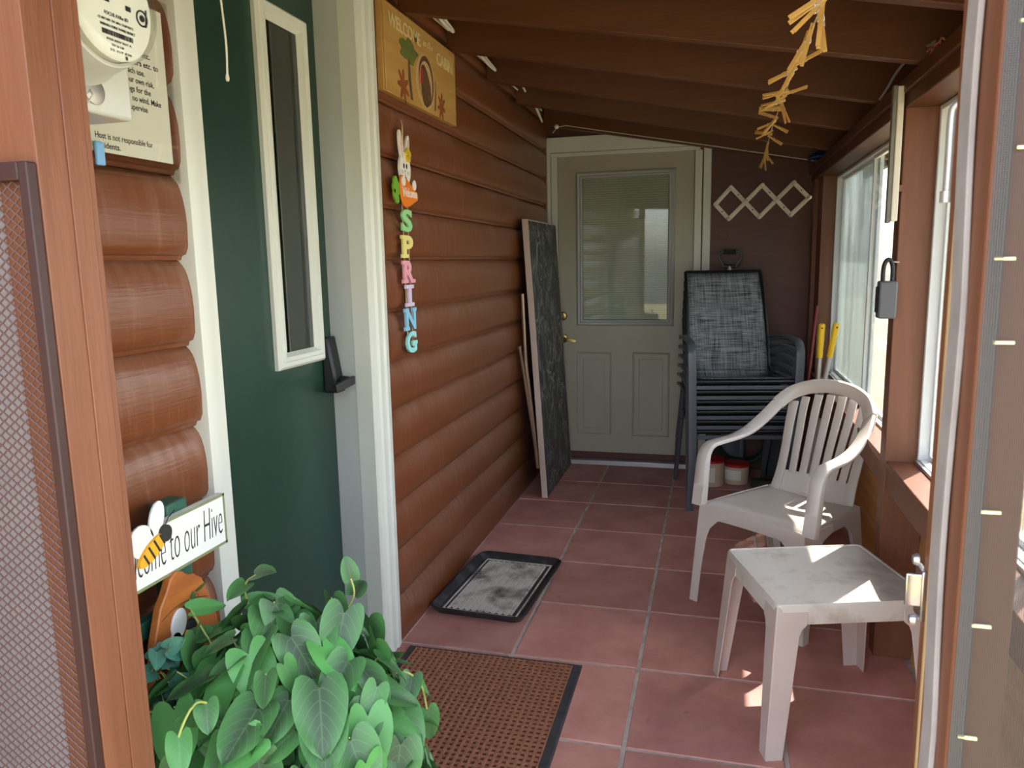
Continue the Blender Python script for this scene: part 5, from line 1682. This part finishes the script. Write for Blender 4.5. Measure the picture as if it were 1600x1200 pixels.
# ------------------------------------------------------------------ foliage
rl = random.Random(11)
def add_leaf(mb, p, d, nrm, L, W, fold=.32, droop=.25, curl=0.0):
    """heart-shaped leaf: p stem end, d towards the tip, nrm upper side"""
    d = V(d).normalized(); nrm = V(nrm); nrm = (nrm - d * nrm.dot(d)).normalized(); sd = d.cross(nrm)
    NU, NV = 8, 9
    o = len(mb.v)
    if mb.uv is None: mb.uv = []
    for j in range(NV + 1):
        v = j / NV
        hw = W * .5 * 1.58 * (1 - v) ** .68 * (v + .10) ** .30 if j < NV else 0
        for i in range(NU + 1):
            u = -1 + 2 * i / NU
            au = abs(u)
            y = L * (v - .17 * 4 * au * (1 - .75 * au) * (1 - v) ** 3 + .06)
            z = fold * au * hw - droop * L * v * v + .05 * W * math.sin(v * 8 + i) * au * .6 + curl * L * math.sin(v * 3.2) * u
            mb.v.append(V(p) + d * y + sd * (u * hw) + nrm * z)
            mb.uv.append((.5 + .5 * u, v))
    for j in range(NV):
        for i in range(NU):
            a = o + j * (NU + 1) + i
            mb.f.append([a, a + 1, a + NU + 2, a + NU + 1]); mb.mi.append(0)
pl = thing('potted_plant', 'bushy heart-leaved trailing plant in a dark pot by the green door', 'plant', (-.77, 1.17, 0))
MB().lathe([(0, 0), (.115, 0), (.125, .01), (.150, .36), (.160, .37), (.160, .40), (.148, .40), (.143, .37), (0, .365)], (-.77, 1.17, 0), n=36).build('pot', 'pot', pl, smooth=True)
MB().lathe([(0, .366), (.142, .366), (.142, .372), (0, .378)], (-.77, 1.17, 0), n=30).build('soil', 'soil', pl, smooth=True)
lf = MB(); stm = MB()
C_ = V((-.775, 1.180, .44))
RX, RY, RZ = .270, .235, .315
for shell, cnt, lo_, hi_ in ((0, 170, .60, .78), (1, 330, .84, 1.05)):
    for k in range(cnt):
        t = (k + .5) / cnt
        cz = 1 - 1.55 * t
        th = k * 2.39996 + rl.uniform(-.25, .25)
        sr = math.sqrt(max(0, 1 - cz * cz))
        dr = V((sr * math.cos(th), sr * math.sin(th), cz))
        rad = rl.uniform(lo_, hi_)
        out = V((dr.x, dr.y, 0))
        if out.length < .2: out = V((math.cos(th), math.sin(th), 0)) * .5
        out.normalize()
        L = rl.choice((.060, .070, .080, .092, .105)) * rl.uniform(.9, 1.1)
        tip = out * rl.uniform(.35, .9) + V((rl.uniform(-.6, .6), rl.uniform(-.6, .6), -rl.uniform(.15, .75) - .5 * max(0, .6 - cz)))
        up = dr * .8 + V((rl.uniform(-.35, .35), rl.uniform(-.35, .35), .55 + .4 * max(0, cz)))
        p = C_ + V((dr.x * RX, dr.y * RY, dr.z * RZ)) * rad - tip.normalized() * L * .45
        if p.x < -.985 or p.z < .06: continue
        add_leaf(lf, p, tip, up, L, L * rl.uniform(.74, .92), rl.uniform(.05, .30), rl.uniform(.05, .38), rl.uniform(-.10, .10))
        if shell and k % 4 == 0:
            stm.tube([C_ + V((0, 0, -.10)) + dr * .05, C_ + (p - C_) * .6 + V((0, 0, .02)), p], .0015, 5)
# shoots that stand out of the mass, and trailing runners
def shoot(pts, n, L):
    q = catmull(pts, 5)
    stm.tube(q, .0021, 6)
    for i in range(n):
        f = (i + 1) / n * (len(q) - 1); a = q[int(min(f, len(q) - 1))]
        s = 1 if i % 2 else -1
        dirv = V(pts[-1]) - V(pts[-2])
        sd = dirv.cross(V((0, 0, 1))).normalized() * s
        last = i == n - 1
        add_leaf(lf, a, (dirv.normalized() * (1.0 if last else .5) + sd * (0 if last else .9) + V((0, 0, -.25))), V((.35, -.5, .9)), L * rl.uniform(.75, 1.1), L * .72, .3, .2)
shoot([(-.84, 1.22, .66), (-.875, 1.23, .745), (-.87, 1.22, .79), (-.84, 1.21, .815)], 3, .055)
shoot([(-.74, 1.25, .66), (-.70, 1.29, .715), (-.68, 1.30, .75), (-.685, 1.30, .785)], 3, .055)
shoot([(-.88, 1.15, .66), (-.95, 1.17, .735), (-.985, 1.20, .745), (-1.0, 1.23, .76)], 4, .060)
shoot([(-.62, 1.26, .60), (-.57, 1.28, .61), (-.54, 1.29, .58), (-.53, 1.29, .53)], 4, .065)
shoot([(-.58, 1.14, .55), (-.515, 1.14, .55), (-.485, 1.13, .50), (-.49, 1.12, .44)], 4, .075)
shoot([(-.62, 1.06, .50), (-.56, 1.03, .47), (-.53, 1.02, .42), (-.535, 1.01, .36)], 4, .085)
shoot([(-.80, 1.02, .66), (-.80, .97, .70), (-.81, .94, .67), (-.82, .93, .62)], 4, .060)
shoot([(-.92, 1.06, .60), (-.965, 1.02, .63), (-.98, .99, .61), (-.985, .98, .57)], 4, .055)
lf.build('foliage', 'leaf', pl, smooth=True, angle=180)['kind'] = 'stuff'
stm.build('stems', 'stem', pl, smooth=True)
# small ivy sprig hung on the welcome stand
iv = MB(); ist = MB()
for k in range(16):
    a = k * 2.4
    p = V((-.962 + .018 * math.cos(a), 1.085 + .05 * math.sin(a * 1.3), .655 + .060 * math.cos(a * .9)))
    add_leaf(iv, p, (rl.uniform(-.2, .8), rl.uniform(-1, 1), rl.uniform(-.9, .4)), (.9, -.5, .6), rl.uniform(.030, .048), .034, .3, .2)
    ist.tube([(-.985, 1.09, .66), ((p.x - .985) / 2, (p.y + 1.09) / 2, (p.z + .66) / 2 + .012), p], .0012, 5)
iv.build('ivy_sprig', 'ivy', bs, smooth=True, angle=180)
ist.build('ivy_stems', 'stem', bs, smooth=True)

# ------------------------------------------------------------------ light
w = bpy.data.worlds.new('World'); S.world = w; w.use_nodes = True
nt = w.node_tree
bg = nt.nodes['Background']
sky = nt.nodes.new('ShaderNodeTexSky')
sky.sky_type = 'NISHITA'; sky.sun_disc = False
sky.sun_elevation = math.radians(56); sky.sun_rotation = math.radians(31)
sky.air_density = 1.0; sky.dust_density = 2.5; sky.ozone_density = 1.0
hs_ = nt.nodes.new('ShaderNodeHueSaturation'); hs_.inputs['Saturation'].default_value = .50
nt.links.new(sky.outputs['Color'], hs_.inputs['Color']); nt.links.new(hs_.outputs['Color'], bg.inputs['Color'])
bg.inputs['Strength'].default_value = .40
sl_ = bpy.data.lights.new('sun', 'SUN')
sl_.energy = 10.0; sl_.angle = math.radians(.53); sl_.color = (1.0, .93, .82)
so = bpy.data.objects.new('sun', sl_); COL.objects.link(so)
so.rotation_euler = V((-.336, -.504, -.795)).to_track_quat('-Z', 'Y').to_euler()
so.location = (4, 6, 8)

# ------------------------------------------------------------------ camera
cam = bpy.data.cameras.new('camera'); co = bpy.data.objects.new('camera', cam); COL.objects.link(co)
yaw, pitch, roll = -2.59808401e-01, -1.58777307e-01, 1.87356168e-02
cy, sy, cp, sp, cr, sr = math.cos(yaw), math.sin(yaw), math.cos(pitch), math.sin(pitch), math.cos(roll), math.sin(roll)
f = V((sy * cp, cy * cp, sp)); r = V((cy, -sy, 0)); d = f.cross(r)
r2 = r * cr + d * sr; d2 = d * cr - r * sr
mw = Matrix(((r2.x, -d2.x, -f.x, 0), (r2.y, -d2.y, -f.y, 0), (r2.z, -d2.z, -f.z, 1.4), (0, 0, 0, 1)))
co.matrix_world = mw
cam.sensor_width = 36; cam.lens = 1186.3 / 1600 * 36; cam.clip_start = .02
cam.dof.use_dof = True; cam.dof.focus_distance = 2.3; cam.dof.aperture_fstop = 10.0
S.camera = co

S.view_settings.view_transform = 'Standard'; S.view_settings.look = 'None'
S.view_settings.exposure = 1.75; S.view_settings.gamma = 1.0
S.cycles.max_bounces = 10; S.cycles.diffuse_bounces = 6; S.cycles.transparent_max_bounces = 16
S.cycles.use_denoising = True
